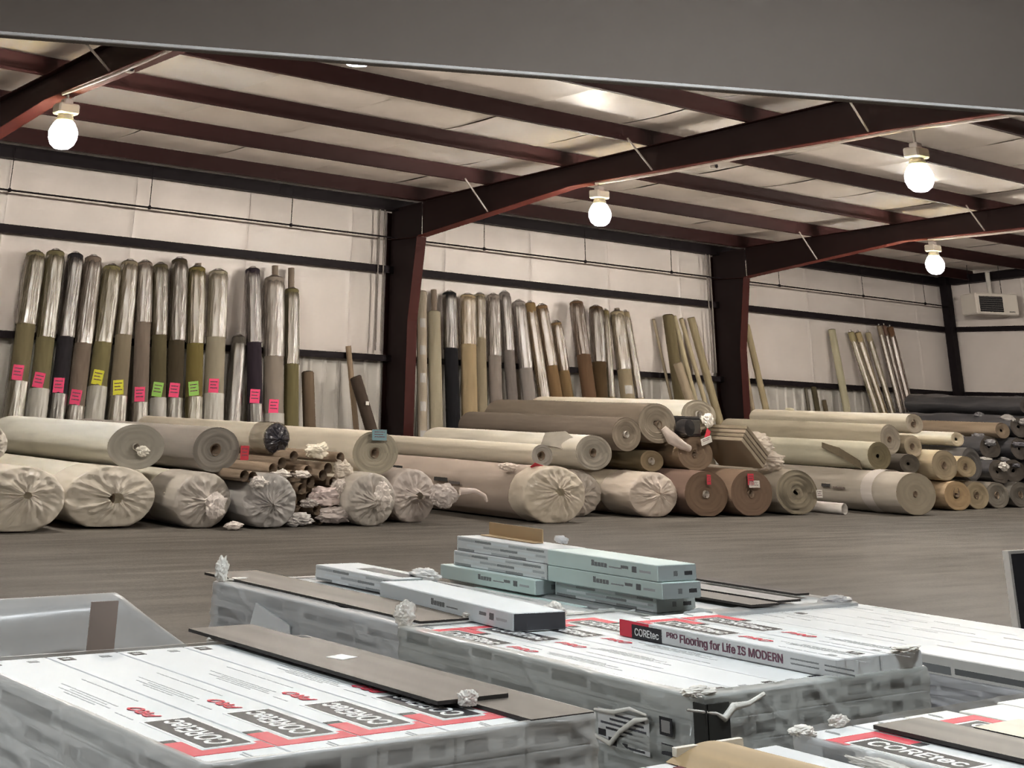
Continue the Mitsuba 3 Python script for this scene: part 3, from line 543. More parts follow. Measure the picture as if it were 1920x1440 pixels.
# black plastic-wrapped rolls along the end wall
n = 0
for row, (z, xs, y0) in enumerate([(0.225, (12.84, 13.72, 14.60, 15.48, 16.36), -5.0), (0.635, (11.48, 12.40, 13.28, 14.16, 15.04, 15.92), -4.75), (1.045, (11.92, 12.84, 13.72, 14.60, 15.48), -4.55), (1.455, (13.28, 14.16, 15.04, 15.92), -4.35), (1.865, (14.60, 15.48, 16.30), -4.1)]):
    for j, x in enumerate(xs):
        rng = np.random.default_rng(900 + row * 10 + j)
        r = 0.205 + 0.01 * rng.random()
        key = thing('black_roll', f'black plastic-wrapped roll, {ORD[j]} from the left in layer {row + 1} of the black pile at right', 'carpet roll', 'black plastic-wrapped rolls')
        c = np.array([0.035, 0.035, 0.038]) * (0.8 + 0.6 * rng.random())
        yy = y0 + rng.uniform(-0.25, 0.15)
        mc = roll_body(x, yy, z, 0.385, r * 0.97, -1.2 - yy + rng.uniform(-0.1, 0.05), 300 + row * 10 + j, c, alb('6d6356', 0.22), layers=4, core=0.05)
        v = np.asarray(mc[0].vertices).copy(); wv = fb(v * np.array([3.0, 2.2, 3.0]), 3, row) - 0.5
        v[:, 2] += 0.10 * wv; v[:, 0] += 0.11 * (fb(v * 2.7 + 9, 3) - 0.5)
        v[:, 2] = np.maximum(v[:, 2], 0.004)
        cc = mc[1] * (0.8 + 0.4 * fb(v * np.array([4.0, 3.0, 4.0]), 4, 3))[:, None]
        put(key, 'wrapped_carpet', mikit.ply(M(v, mc[0].faces), 'gloss', smooth=True, uv=pack(cc)))
        for q in range(4):
            ang = rng.uniform(-0.3, 2.6); yo = rng.uniform(-0.05, 1.2) if q else -0.05
            put(key, 'torn_plastic', crumple((x + (0.40 if q else 0.25) * math.cos(ang), yy + yo, z + (0.19 if q else 0.1) * math.sin(ang)), rng.uniform(0.07, 0.17), rng.uniform(0.08, 0.25), rng.uniform(0.04, 0.10), 400 + row * 40 + j * 5 + q, [(0.16, 0.16, 0.17), (0.30, 0.29, 0.28), (0.08, 0.08, 0.09), (0.5, 0.48, 0.45)][rng.integers(0, 4)], 0.9, 'film_milky' if q % 2 else 'gloss', floor=True))

# heap of bare cardboard tubes with torn plastic, between the wrapped floor rolls
TUB = [(-6.53, 0.565, -5.98), (-6.40, 0.55, -5.96), (-5.95, 0.63, -5.7), (-5.76, 0.69, -5.6), (-5.59, 0.765, -5.6), (-4.91, 0.76, -5.65), (-5.13, 0.64, -5.7), (-5.66, 0.55, -5.7), (-5.43, 0.61, -5.7), (-5.22, 0.56, -5.72), (-5.54, 0.41, -5.75), (-5.02, 0.26, -5.7), (-5.48, 0.15, -5.7), (-5.30, 0.18, -5.75), (-5.21, 0.36, -5.7), (-5.40, 0.48, -5.72), (-5.04, 0.48, -5.7), (-5.63, 0.27, -5.7), (-5.36, 0.31, -5.66), (-5.16, 0.063, -5.62)]
for i, (x, z, y0) in enumerate(TUB):
    t = thing('cardboard_tube', 'bare cardboard carpet tube with dark open end in the heap beside the big pale roll', 'tube', 'heap of cardboard tubes')
    put(t, 'wall', core_tube(x, y0, z, 0.062, 3.6, np.array(KRAFT) * (0.8 + 0.4 * (i % 3) / 2)))
RAG = [((-5.20, -5.55, 0.835), 0.17, 0.09, 'yellowish white plastic rag topping the heap of tubes', (0.78, 0.74, 0.62)), ((-4.85, -5.62, 0.62), 0.13, 0.11, 'crumpled white plastic rag on the right of the tube heap beside the big pale roll', (0.72, 0.66, 0.58)),
       ((-5.50, -5.66, 0.565), 0.14, 0.045, 'thin white plastic rag in the middle left of the tube heap', (0.74, 0.70, 0.66)), ((-6.33, -5.98, 0.49), 0.11, 0.065, 'white plastic collar hanging below the tube ends left of the heap', (0.78, 0.75, 0.72)),
       ((-5.14, -5.70, 0.32), 0.25, 0.11, 'large pinkish plastic rag in the middle of the tube heap', (0.62, 0.54, 0.52)), ((-5.05, -5.78, 0.12), 0.23, 0.09, 'plastic sheet slumped to the floor in front of the tube heap', (0.56, 0.50, 0.48)),
       ((-5.62, -5.80, 0.075), 0.21, 0.075, 'grey plastic sheet on the floor at the left foot of the tube heap', (0.46, 0.45, 0.44)), ((-5.40, -5.72, 0.25), 0.12, 0.05, 'small grey plastic rag low on the left of the tube heap', (0.60, 0.56, 0.54)),
       ((-5.84, -5.68, 0.565), 0.13, 0.055, 'bunched plastic around the tube ends at the upper left of the heap', (0.66, 0.63, 0.60)), ((-4.95, -5.72, 0.42), 0.12, 0.11, 'pale plastic twist at the right edge of the tube heap', (0.70, 0.64, 0.60))]
for i, (c, w, h, txt, col) in enumerate(RAG): single('plastic_rag', txt, 'plastic', crumple(c, w * 1.15, 0.10, h * 1.15, 40 + i, col, 1.0, 'film_milky' if i % 2 else 'paper', floor=True))

# ---------------------------------------------------------------- carpet rolls leaning on the back wall
def leaning(txt, xt, yt, zt, xb, yb, r, col, group, film_to=0.0, bag_from=None, tag=None, core=None, seed=0, label_band=None, spots=False, name='carpet_roll', catg='carpet roll'):
    key = thing(name, txt, catg, group)
    A, Bm = np.array([xt, yt, zt]), np.array([xb, yb, 0.0])
    D = A - Bm; L = np.linalg.norm(D); D /= L
    X = np.cross([0, 1.0, 0], D); X /= np.linalg.norm(X); Y = np.cross(D, X)
    col = alb(col, 0.66)
    def at(t, s, k=1.0):               # t angle, s metres from the foot
        w = 1 + 0.07 * (fb(np.stack([np.cos(t) + seed, np.sin(t), s * 0.7], -1), 3) - 0.5)
        p = Bm + D * s[..., None] + (r * k * w * np.cos(t))[..., None] * X + (r * k * w * np.sin(t))[..., None] * Y
        p[..., 2] = np.maximum(p[..., 2], 0.003)
        return p
    na = 28
    side = grid(na + 1, 22, lambda u, v: at(u * 2 * PI, v * L))
    sv = np.asarray(side.vertices); t0 = np.repeat(np.linspace(0, 2 * PI, na + 1), 22); s0 = np.tile(np.linspace(0, L, 22), na + 1)
    c1 = col[None] * (0.78 + 0.44 * fb(np.stack([np.cos(t0) * 2 + seed, np.sin(t0) * 2, s0 * 2.2], -1), 4, 2))[:, None]
    top = grid(na + 1, 6, lambda u, v: at(u * 2 * PI, L + 0.02 * np.sin(v * 9), 1 - v * 0.8)); t2 = np.repeat(np.linspace(0, 2 * PI, na + 1), 6); s2 = np.tile(np.linspace(1, 0.2, 6), na + 1)
    c2 = ringed(col * 0.8, seed, 4, 0.7)(s2, t2)
    put(key, 'carpet', vshape((cat([side, top]), np.vstack([c1, c2])), 'carpet_pile' if name == 'carpet_roll' else 'paper'))
    rng = np.random.default_rng(seed + 77)
    def sleeve(sa, sb, k, closed, milk, sd):
        n2 = 20
        def fn(u, v):
            t = u * 2 * PI; s = sa + (sb - sa) * v
            wr = nz(np.stack([np.cos(t) * 5 + sd, np.sin(t) * 5, s * 1.1], -1)) - 0.5
            fine = nz(np.stack([np.cos(t) * 11 + sd, np.sin(t) * 11, s * (5 if closed else 14)], -1)) - 0.5
            kk = k + 0.12 * wr + 0.075 * fine
            if closed: kk = kk * np.where(v > 0.93, 1 - (v - 0.93) / 0.07 * 0.72, 1)
            return at(t, s + (0.05 * (v > 0.93) if closed else 0) + 0.012 * wr * (v < 0.05), kk)
        m = grid(73, n2, fn); vv = np.asarray(m.vertices)
        return vshape((m, np.array(milk)[None] * (0.75 + 0.35 * fb(vv * np.array([30, 30, 3.0]) + sd, 3))[:, None]), 'film_clear' if closed or sd % 3 else 'film_wrap')
    if film_to: put(key, 'plastic_sleeve', sleeve(L * (1 - film_to), L + 0.015, 1.10, True, (0.86, 0.83, 0.80), seed), 'clear shiny plastic sleeve')
    if bag_from: put(key, 'plastic_bag', sleeve(0.01, bag_from, 1.08, False, (0.72, 0.70, 0.66), seed + 3), 'crumpled plastic bag at the foot')
    if core:
        c0, c1_ = A + D * (-0.05), A + D * core
        cx = c0 + X * rng.uniform(-0.02, 0.02)
        ck = put(key, 'core', shape(tube([cx, cx + (c1_ - c0)], 0.055, 14), 'paper', np.array(KRAFT) * 0.6, 40), 'brown cardboard core')
    if tag:
        z, dx, c = tag
        p = Bm + D * (z / D[2]) + (r * 1.10 + 0.012) * np.array([-0.52, -0.854, 0.0])
        put(key, 'tag', tag_card(p, 0.16, 0.21, np.asarray(c), rng.uniform(-0.15, 0.15), 3, 0.10, -0.545), {PINK: 'pink paper tag', YEL: 'yellow paper tag', GRN: 'green paper tag', RED: 'red paper tag'}.get(c, 'paper tag'))
    if label_band:
        for (sa, sb, c) in label_band: put(key, 'band', shape(grid(29, 3, lambda u, v: at(u * 2 * PI, sa + (sb - sa) * v, 1.03)), 'paper', np.asarray(c), True))
    if spots:
        for i in range(5): put(key, 'plastic_patch', vshape((grid(9, 5, lambda u, v: at(-2.6 + 1.2 * u, L * (0.25 + 0.14 * i) + 0.16 * v, 1.05)), np.full((45, 3), 0.66)), 'film_wrap'))
    return key
GA, GB, GC = 'leaning carpet rolls in the left bay', 'leaning carpet rolls in the middle bay', 'thin tubes and rolls leaning at the right'
SA = [ # colour words, hex, xt, zt, xb, r, film fraction, bag height, tag (z, dx, colour), core length
 ('olive', '6b634b', -7.10, 3.36, -7.33, .143, .31, 1.54, (1.65, 0.06, PINK), None), ('olive-green', '6c654a', -6.77, 3.41, -6.97, .140, .37, 1.45, (1.56, 0.05, PINK), None), ('black', '2a282b', -6.42, 3.40, -6.66, .124, .36, 1.39, (1.5, 0.03, PINK), None),
 ('taupe brown', '74675c', -6.11, 3.38, -6.37, .132, .38, 1.23, (1.345, 0.05, PINK), None), ('olive tan', '77704f', -5.77, 3.27, -6.06, .139, .35, 1.52, (1.635, 0.0, YEL), None), ('tan', '857a67', -5.46, 3.37, -5.65, .134, .33, 1.39, (1.505, 0.0, YEL), None),
 ('mushroom', '7b6f64', -5.18, 3.38, -5.20, .124, .27, 1.31, (1.42, 0.03, PINK), None), ('dark olive-brown', '5c5540', -4.89, 3.37, -4.87, .122, .32, 1.39, (1.5, 0.05, GRN), None), ('dark brown', '4a4234', -4.55, 3.48, -4.62, .131, .36, 1.39, (1.5, 0.0, PINK), None),
 ('olive gold', '75693f', -4.21, 3.38, -4.26, .138, .35, 1.42, (1.535, 0.03, GRN), .09), ('beige', 'a09884', -3.81, 3.35, -3.93, .160, .31, 1.48, (1.59, 0.05, PINK), .04), ('short charcoal', '56514a', -3.34, 2.34, -3.56, .122, .76, None, None, None),
 ('black-purple', '332c33', -3.11, 3.45, -3.07, .126, .34, 1.35, (1.46, 0.02, PINK), None), ('light taupe', '93887d', -2.69, 3.34, -2.76, .168, .38, 1.21, (1.32, 0.02, PINK), .22), ('slim olive', '6e6749', -2.28, 3.18, -2.42, .126, .38, .50, None, .38), ('short brown', '6b5c4c', -1.92, 1.86, -1.95, .107, 0, None, None, None)]
for i, (w, h, xt, zt, xb, r, ff, bag, tag, core) in enumerate(SA):
    tg = {PINK: ' with a pink tag', YEL: ' with a yellow tag', GRN: ' with a green tag', None: ''}[tag[2] if tag else None]
    short = w.startswith('short')
    leaning(f'{w} roll{tg}, leaning {ORD[i]} from the left in the left bay', xt, -0.36 if zt < 2.5 else -0.12 - r * 1.12, zt, xb, -0.72 if short else -0.8, r, h, GA, ff, bag, tag, core, 20 + i)
SB = [('beige', 'b3a793', .65, 3.36, .31, .094, 0, None, None, None), ('cream-beige', 'b0a78f', .93, 3.02, .65, .122, 0, None, None, .42), ('black', '1d1d20', 1.29, 3.38, 1.05, .131, .29, None, None, None), ('tan', 'b29d7b', 1.73, 3.36, 1.41, .147, .26, None, None, None),
 ('grey-tan', '938770', 2.07, 3.40, 1.71, .107, .23, None, None, None), ('mauve grey', '8a8078', 2.40, 3.41, 2.06, .124, .32, None, None, None), ('dark grey', '77706a', 2.71, 3.48, 2.57, .109, .30, None, None, None), ('light mauve-grey', '958d87', 3.06, 3.34, 3.08, .128, .36, None, None, None),
 ('golden brown', '8a7350', 3.38, 3.34, 3.54, .110, .75, None, None, None), ('brown', '836a4b', 3.69, 3.31, 3.91, .117, .33, None, None, None), ('short-topped brown', '876f50', 4.09, 3.02, 4.34, .110, .29, None, None, None), ('reddish brown', '6a533f', 4.63, 3.44, 4.43, .140, .29, None, None, None),
 ('dark brown', '53432f', 5.19, 3.38, 4.81, .140, .31, None, None, None), ('slim olive-tan', '7e7150', 5.55, 3.34, 5.14, .069, .49, None, None, None), ('pale tan', 'a3957a', 5.80, 3.33, 5.72, .145, .33, None, None, .09), ('thin dark-striped tan', '9a8b6f', 6.13, 3.35, 6.19, .080, .49, None, None, None)]
for i, (w, h, xt, zt, xb, r, ff, bag, tag, core) in enumerate(SB):
    k = leaning(f'{w} carpet roll, leaning {ORD[i]} from the left in the middle bay', xt, -0.12 - r * 1.12, zt, xb, {10: -0.66, 11: -1.08}.get(i, -0.8), r, h, GB, ff, bag, tag, core, 50 + i, label_band=[(0.80, 0.86, RED), (0.90, 0.94, RED)] if i == 3 else [(1.6, 1.66, (0.03, 0.03, 0.03)), (1.75, 1.8, (0.03, 0.03, 0.03)), (1.9, 1.95, (0.03, 0.03, 0.03))] if i == 15 else None, spots=i in (0, 14))
SC = [('olive-brown roll with a taped middle leaning in the group left of the right column', '6f654c', 7.37, 3.37, 7.28, .120, 'carpet_roll'), ('very thin pale strip leaning at the left edge of the group beside the right column', 'a2937b', 7.10, 3.28, 7.55, .032, 'cardboard_tube'),
 ('pale thin tube leaning just right of the olive-brown roll', 'c7b995', 7.63, 3.37, 8.04, .058, 'cardboard_tube'), ('second pale thin tube leaning right of the olive-brown roll', 'bfb08d', 7.87, 3.34, 8.43, .049, 'cardboard_tube'), ('long tan roll leaning nearest to the right column', 'a79a7b', 8.14, 3.37, 8.69, .085, 'carpet_roll'),
 ('short beige roll leaning in front of the olive-brown roll', 'b4a48c', 7.14, 2.41, 7.57, .096, 'carpet_roll'), ('tall cream roll leaning just right of the right column', 'bcab8a', 10.02, 3.33, 10.18, .070, 'carpet_roll'), ('slim pinkish tube leaning against the right face of the right column', 'b9a58a', 9.86, 2.7, 9.57, .050, 'cardboard_tube'),
 ('lone pale cream tube leaning by itself in the right bay', 'bdb597', 13.11, 3.41, 12.90, .085, 'cardboard_tube'), ('olive-tan shiny tube, leftmost of the bundle in the right bay', '9d9068', 13.87, 3.40, 14.45, .075, 'cardboard_tube'), ('golden shiny tube, second in the bundle in the right bay', 'a8956b', 14.15, 3.41, 14.73, .075, 'cardboard_tube'),
 ('pale shiny tube, third in the bundle in the right bay', 'a89a7a', 14.57, 3.43, 14.98, .067, 'cardboard_tube'), ('tall grey-tan tube, fourth in the bundle in the right bay', '8d7c68', 14.89, 3.60, 15.18, .060, 'cardboard_tube'), ('dark red-brown tube, fifth in the bundle in the right bay', '5c4030', 15.10, 3.62, 15.36, .051, 'cardboard_tube'), ('tall brown roll, rightmost of the bundle in the right bay', '6a4e3a', 15.34, 3.60, 15.56, .077, 'carpet_roll'),
 ('short thin dark tube, left one of three stubs behind the cream roll', '4d4637', 11.80, 2.08, 11.45, .035, 'cardboard_tube'), ('short dark olive roll, middle one of three stubs behind the cream roll', '4c4534', 12.09, 2.12, 11.88, .062, 'carpet_roll'), ('low brown stub, right one of three stubs behind the cream roll', '5f5340', 12.43, 1.85, 12.25, .054, 'carpet_roll')]
for i, (txt, h, xt, zt, xb, r, nm) in enumerate(SC):
    k = leaning(txt, xt, (-0.68 if i == 5 else -0.10 if i == 1 else -0.33 if zt < 2.3 or zt > 3.5 else -0.14 - r * 1.1), zt, xb, -1.26 if i == 5 else -0.52 if i == 1 else -0.75 if zt < 2.3 else -0.8, r, h, GC, 0.9 if 9 <= i <= 14 else 0, None, None, None, 90 + i, name=nm, catg='carpet roll' if nm == 'carpet_roll' else 'tube')
    if i == 0: put(k, 'tape', crumple((7.36, -0.58, 2.27), 0.07, 0.04, 0.06, 97, (0.82, 0.78, 0.7), mat='paper'))
# thin tube over a dark roll beside the middle column, left side
t = leaning('dark brown roll leaning left of the middle column in front of a tan tube', -0.99, -0.49, 1.82, -0.49, -0.97, 0.103, '4a4038', GA, 0, None, None, None, 130)
t2 = thing('cardboard_tube', 'tan cardboard tube leaning behind the dark brown roll left of the middle column', 'tube'); put(t2, 'wall', shape(tube([(-1.02, -0.27, 2.34), (-0.72, -0.45, 0.02)], 0.05, 12), 'paper', alb('7c6a55'), 40))
put(t, 'tag', tag_card((-0.89, -0.73, 1.42), 0.07, 0.06, np.asarray(WHT), 0, 0))
# ---------------------------------------------------------------- pallets of flooring cartons in the foreground
CW, MINT, INK, GREYP = np.array([0.66, 0.68, 0.68]), np.array([0.56, 0.66, 0.63]), np.array([0.022, 0.022, 0.025]), np.array([0.33, 0.34, 0.35])
CRED = np.array([0.62, 0.045, 0.075])
def boards(x0, x1, y0, y1, txt):
    t = thing('wooden_pallet', txt, 'pallet', 'wooden pallets')
    wood = lambda v: np.array([0.22, 0.15, 0.09])[None] * (0.7 + 0.6 * fb(v * np.array([3, 20, 9]), 3))[:, None]
    n = 7
    for i in range(n):
        yc = y0 + 0.05 + (y1 - y0 - 0.10) * i / (n - 1)
        put(t, 'deck_board', shape(box(x0, x1, yc - 0.05, yc + 0.05, 0.118, 0.138), 'matte', wood, False))
    for f in (0.04, 0.5, 0.96): put(t, 'stringer', shape(box(x0 + (x1 - x0) * f - 0.02, x0 + (x1 - x0) * f + 0.02, y0, y1, 0.0, 0.118), 'matte', wood, False))
PLY = {}
def body(sx, sy, sz, col, seed=0):
    k = (round(sx, 3), round(sy, 3), round(sz, 3), tuple(np.round(col, 3)), seed)
    if k not in PLY: PLY[k] = shape(cbox(sx, sy, sz, 0.003), 'paper', lambda v: np.asarray(col)[None] * (0.93 + 0.14 * fb(v * 7 + seed, 3))[:, None], False)
    return PLY[k]
def carton(x0, x1, y0, y1, z0, z1, txt, group, col=CW, seed=0):
    k = thing('flooring_carton', txt, 'carton', group)
    put(k, 'box', body(x1 - x0 - 0.003, y1 - y0 - 0.004, z1 - z0 - 0.001, col, seed), to_world=T().translate([(x0 + x1) / 2, (y0 + y1) / 2, (z0 + z1) / 2]))
    return k
def on_top(x0, x1, y0, y1, z1, d):
    """maps print (u along the carton from its logo end, v across, h up) onto the lid; d = +1: logo end at y0, d = -1: logo end at y1"""
    return (lambda u, v, h: (x1 - v, y0 + u, z1 + h)) if d > 0 else (lambda u, v, h: (x0 + v, y1 - u, z1 + h))
def pbox(mp, u0, u1, v0, v1, h):
    m = box(u0, u1, v0, v1, -0.0004, h); return M([mp(*q) for q in m.vertices], m.faces)
TXT = {}
def letters(text, h, bold=True, slant=0.0):
    k = (text, h, bold, slant)
    if k not in TXT:
        m = meshkit.text_mesh(text, h, 0.0006, bold); v = np.asarray(m.vertices).copy(); v[:, 0] += slant * v[:, 1]
        TXT[k] = (v, np.asarray(m.faces), v[:, 0].max() - v[:, 0].min())
    return TXT[k]
def text_at(mp, text, u, v, h, width=None, bold=True, slant=0.0, lift=0.001):
    vv, ff, w = letters(text, h, bold, slant); s = (width / w) if width else 1.0
    m = M([mp(u + a * s, v + b, lift + c) for a, b, c in vv], ff)
    return m
def lid_print(k, x0, x1, y0, y1, z1, d, w, full=True, seed=0):
    mp = on_top(x0, x1, y0, y1, z1, d); a = w / 0.216
    put(k, 'red_band', painted([(pbox(mp, 0.075, 0.112, 0.003, w - 0.003, 0.0005), CRED), (pbox(mp, 0.075, 0.20, 0.160 * a, w - 0.003, 0.0005), CRED), (pbox(mp, 0.075, 0.135, 0.003, 0.028 * a, 0.0005), CRED), (pbox(mp, 0.200, 0.222, 0.168 * a, w - 0.004, 0.0005), INK)], 'paper'), 'red band')
    put(k, 'logo_panel', painted([(pbox(mp, 0.118, 0.408, 0.022 * a, 0.152 * a, 0.0008), np.array([0.72, 0.72, 0.72])), (pbox(mp, 0.127, 0.400, 0.030 * a, 0.144 * a, 0.0011), INK)], 'paper'), 'black logo panel')
    put(k, 'lettering', shape(text_at(mp, 'COREtec', 0.142, 0.060 * a, 0.060 * a, 0.242, lift=0.0011), 'paper', np.array([0.78, 0.78, 0.78]), False), 'white lettering')
    put(k, 'script', shape(text_at(mp, 'PRO', 0.435, 0.078 * a, 0.034, 0.115, True, 0.3), 'paper', CRED, False), 'red lettering')
    rng = np.random.default_rng(seed + 31); pr_ = []
    pr_.append((pbox(mp, 0.012, 0.05, 0.10 * a, 0.106 * a, 0.0005), GREYP)); pr_.append((pbox(mp, 0.018, 0.060, 0.09 * a, 0.094 * a, 0.0005), GREYP))
    for (u0, u1, v) in ((0.60, 0.93, 0.045), (0.58, 0.90, 0.115), (0.60, 0.82, 0.128), (0.57, 0.86, 0.141), (0.62, 0.80, 0.154), (0.45, 0.53, 0.150)):
        uu = u0 + rng.uniform(-0.02, 0.02)
        while uu < u1:
            e = min(u1, uu + rng.uniform(0.02, 0.06)); pr_.append((pbox(mp, uu, e - 0.006, v * a, v * a + 0.0045, 0.0005), np.array([0.42, 0.44, 0.44]))); uu = e
    put(k, 'small_print', painted(pr_, 'paper'))
    if full:
        L = y1 - y0
        put(k, 'end_mark', painted([(pbox(mp, L - 0.075, L - 0.030, 0.155 * a, 0.195 * a, 0.0005), INK), (pbox(mp, L - 0.060, L - 0.042, 0.165 * a, 0.186 * a, 0.0007), GREYP), (pbox(mp, L - 0.070, L - 0.045, 0.045 * a, 0.075 * a, 0.0005), GREYP * 0.8)], 'paper'))
def side_marks(k, x, y0, y1, z0, z1, seed, face=-1):
    """printed streaks along the long side of a carton"""
    rng = np.random.default_rng(seed); ms = []; y = y0 + 0.02
    while y < y1 - 0.08:
        e = min(y1 - 0.02, y + rng.uniform(0.08, 0.32))
        if rng.random() < 0.85:
            zc = z0 + (z1 - z0) * rng.uniform(0.25, 0.7); hh = rng.uniform(0.005, 0.016)
            ms.append((box(*( (x - 0.0012, x) if face < 0 else (x, x + 0.0012)), y, e - 0.015, zc - hh, zc + hh), GREYP * rng.uniform(0.08, 0.9)))
        y = e
    if ms: put(k, 'side_print', painted(ms, 'paper'))
def end_marks(k, x0, x1, y, z0, z1, seed):
    rng = np.random.default_rng(seed + 5); w = x1 - x0
    ms = [(box(x0 + w * 0.12, x0 + w * (0.35 + 0.2 * rng.random()), y - 0.0012, y, z0 + 0.014, z1 - 0.016), INK * 3), (box(x0 + w * 0.66, x0 + w * 0.86, y - 0.0012, y, z0 + 0.016, z1 - 0.02), GREYP * 0.6)]
    put(k, 'end_print', painted(ms, 'paper'))
def lower_layers(x0, x1, y0, y1, ztop, n, txt, group, seed, col=CW, z0=0.138):
    w, nl = (x1 - x0) / n, max(1, int(round((ztop - z0) / 0.0562))); h = (ztop - z0) / nl
    for l in range(nl):
        for i in range(n):
            k = carton(x0 + i * w, x0 + (i + 1) * w, y0, y1, z0 + l * h, z0 + (l + 1) * h, txt, group, col * (0.80 + 0.20 * ((l * 7 + i * 3) % 5) / 4))
            if i == 0: side_marks(k, x0 + 0.0015, y0, y1, z0 + l * h, z0 + (l + 1) * h, seed + l)
            if l >= nl - 6: end_marks(k, x0 + i * w, x0 + (i + 1) * w, y0 + 0.002, z0 + l * h, z0 + (l + 1) * h, seed + l * 11 + i)
def stretch(x0, x1, y0, y1, z0, z1, txt, seed, fold=0.05, col=(0.88, 0.85, 0.80), bulge=0.014, mat='film_wrap', raised=0.0):
    c = 0.02; px, py = [], []
    X0, X1, Y0, Y1 = x0 - 0.012, x1 + 0.012, y0 - 0.012, y1 + 0.012
    def seg(a, b, n): return [np.array(a) + (np.array(b) - np.array(a)) * i / n for i in range(n)]
    path = seg((X0 + c, Y0), (X1 - c, Y0), 120) + seg((X1 - c, Y0), (X1, Y0 + c), 3) + seg((X1, Y0 + c), (X1, Y1 - c), 60) + seg((X1, Y1 - c), (X1 - c, Y1), 3) + seg((X1 - c, Y1), (X0 + c, Y1), 60) + seg((X0 + c, Y1), (X0, Y1 - c), 3) + seg((X0, Y1 - c), (X0, Y0 + c), 130) + seg((X0, Y0 + c), (X0 + c, Y0), 3)
    P0 = np.array(path + [path[0]]); cen = np.array([(x0 + x1) / 2, (y0 + y1) / 2])
    half = np.array([(X1 - X0) / 2, (Y1 - Y0) / 2])
    nz_ = 84
    zs = np.concatenate([np.linspace(z0, z1 + 0.004, nz_ - 4), np.full(4, z1 + 0.006)])
    ins = np.concatenate([np.zeros(nz_ - 4), np.array([0.2, 0.5, 0.8, 1.0]) * fold])
    pts = np.zeros((len(P0), nz_, 3))
    for j in range(nz_):
        q3 = np.column_stack([P0[:, 0] * 2.2, P0[:, 1] * 2.2, np.full(len(P0), zs[j] * 22 + seed * 5)])
        d = bulge * (fb(q3, 3) - 0.25) + 0.016 * (fb(q3 * np.array([2.6, 2.6, 2.0]) + 7, 3) - 0.5)
        d += 0.010 * np.maximum(0, np.abs(fb(np.column_stack([P0[:, 0] * 4 + zs[j] * 5, P0[:, 1] * 4 - zs[j] * 4, np.full(len(P0), zs[j] * 3 + seed)]), 3) - 0.5) * -14 + 1)
        sgn = np.sign(P0 - cen); on = np.abs(P0 - cen) / half > 0.985
        inn = ins[j] * (0.35 + 1.3 * fb(np.column_stack([P0[:, 0] * 5, P0[:, 1] * 5, np.full(len(P0), seed * 1.0)]), 3))
        off = (np.maximum(d, 0.0) * (ins[j] == 0) - inn)[:, None] * sgn * on
        pts[:, j, :2] = P0 + off
        pts[:, j, 2] = zs[j] + (0.004 * (fb(q3 + 3, 2)) if j > nz_ - 5 else 0) + raised * (j > nz_ - 7) * fb(np.column_stack([P0 * 4, np.full(len(P0), seed + 2.0)]), 2)
    m = grid(len(P0), nz_, lambda u, v: pts)
    vv = np.asarray(m.vertices)
    st = 0.55 * fb(vv * np.array([1.6, 1.6, 26.0]) + seed, 4, 2) + 0.45 * fb(vv * np.array([7.0, 7.0, 70.0]) + seed, 3, 3)
    single('stretch_wrap', txt, 'plastic wrap', mikit.ply(m, mat, smooth=True, uv=pack(np.asarray(col)[None] * (0.62 + 0.30 * st)[:, None])), 'stretch film around the pallets')
def turn(key, centre, deg):
    for k in scene:
        if k.startswith(key + '__'):
            m = T().translate(list(centre)).rotate([0, 0, 1], deg).translate([-q for q in centre])
            scene[k] = {**scene[k], 'to_world': m @ scene[k]['to_world'] if 'to_world' in scene[k] else m}
def plank(x0, x1, y0, y1, z, txt, col=(0.118, 0.098, 0.082), th=0.009, group='loose flooring planks'):
    nx, ny = 8, 40
    def grain(v): return np.asarray(col)[None] * (0.72 + 0.56 * fb(v * np.array([26, 1.6, 1.0]) + x0, 4))[:, None]
    m = trimesh.creation.box((x1 - x0, y1 - y0, th)); m = cat([grid(nx, ny, lambda u, v: np.stack([x0 + (x1 - x0) * u, y0 + (y1 - y0) * v, z + th + 0 * u], -1)), box(x0, x1, y0, y1, z, z + th - 0.0005)])
    single('floor_plank', txt, 'plank', shape(m, 'paper', lambda v: np.where((v[:, 2] > z + th - 0.0002)[:, None], grain(v), np.array([[0.03, 0.026, 0.024]])), False), group)
WHITE_RAG = (0.80, 0.77, 0.71)

# --- front left pallet: logo cartons, lids towards the camera upside down
PX0, PW = -14.245, 0.217
boards(-14.25, -13.16, -18.36, -17.10, 'wooden pallet under the front left stack of logo cartons')
lower_layers(PX0, PX0 + 5 * PW, -18.362, -17.10, 0.642, 5, 'white flooring carton in the wrapped lower layers of the front left pallet', 'lower cartons of the front left pallet', 10)
for i in range(5):
    x0 = PX0 + i * PW
    k = carton(x0, x0 + PW, -18.362, -17.10, 0.642, 0.70, f'white logo carton in the top layer of the front left pallet, {ORD[i]} from the left', 'top cartons of the front left pallet')
    lid_print(k, x0, x0 + PW, -18.362, -17.10, 0.70, 1, PW, True, i)
    end_marks(k, x0, x0 + PW, -18.360, 0.642, 0.70, 60 + i)
    if i == 0: side_marks(k, x0 + 0.0015, -18.36, -17.1, 0.642, 0.70, 77)
stretch(-14.245, -13.16, -18.362, -17.10, 0.10, 0.698, 'wrinkled stretch film around the front left pallet of logo cartons', 1, 0.012)
plank(-13.475, -13.245, -18.150, -16.925, 0.7100, 'long grey-brown plank on the front left pallet with a white paper scrap on it')
plank(-13.372, -13.165, -18.372, -17.16, 0.7005, 'second grey-brown plank on the front left pallet, its near end on the carton edge', (0.110, 0.092, 0.077))
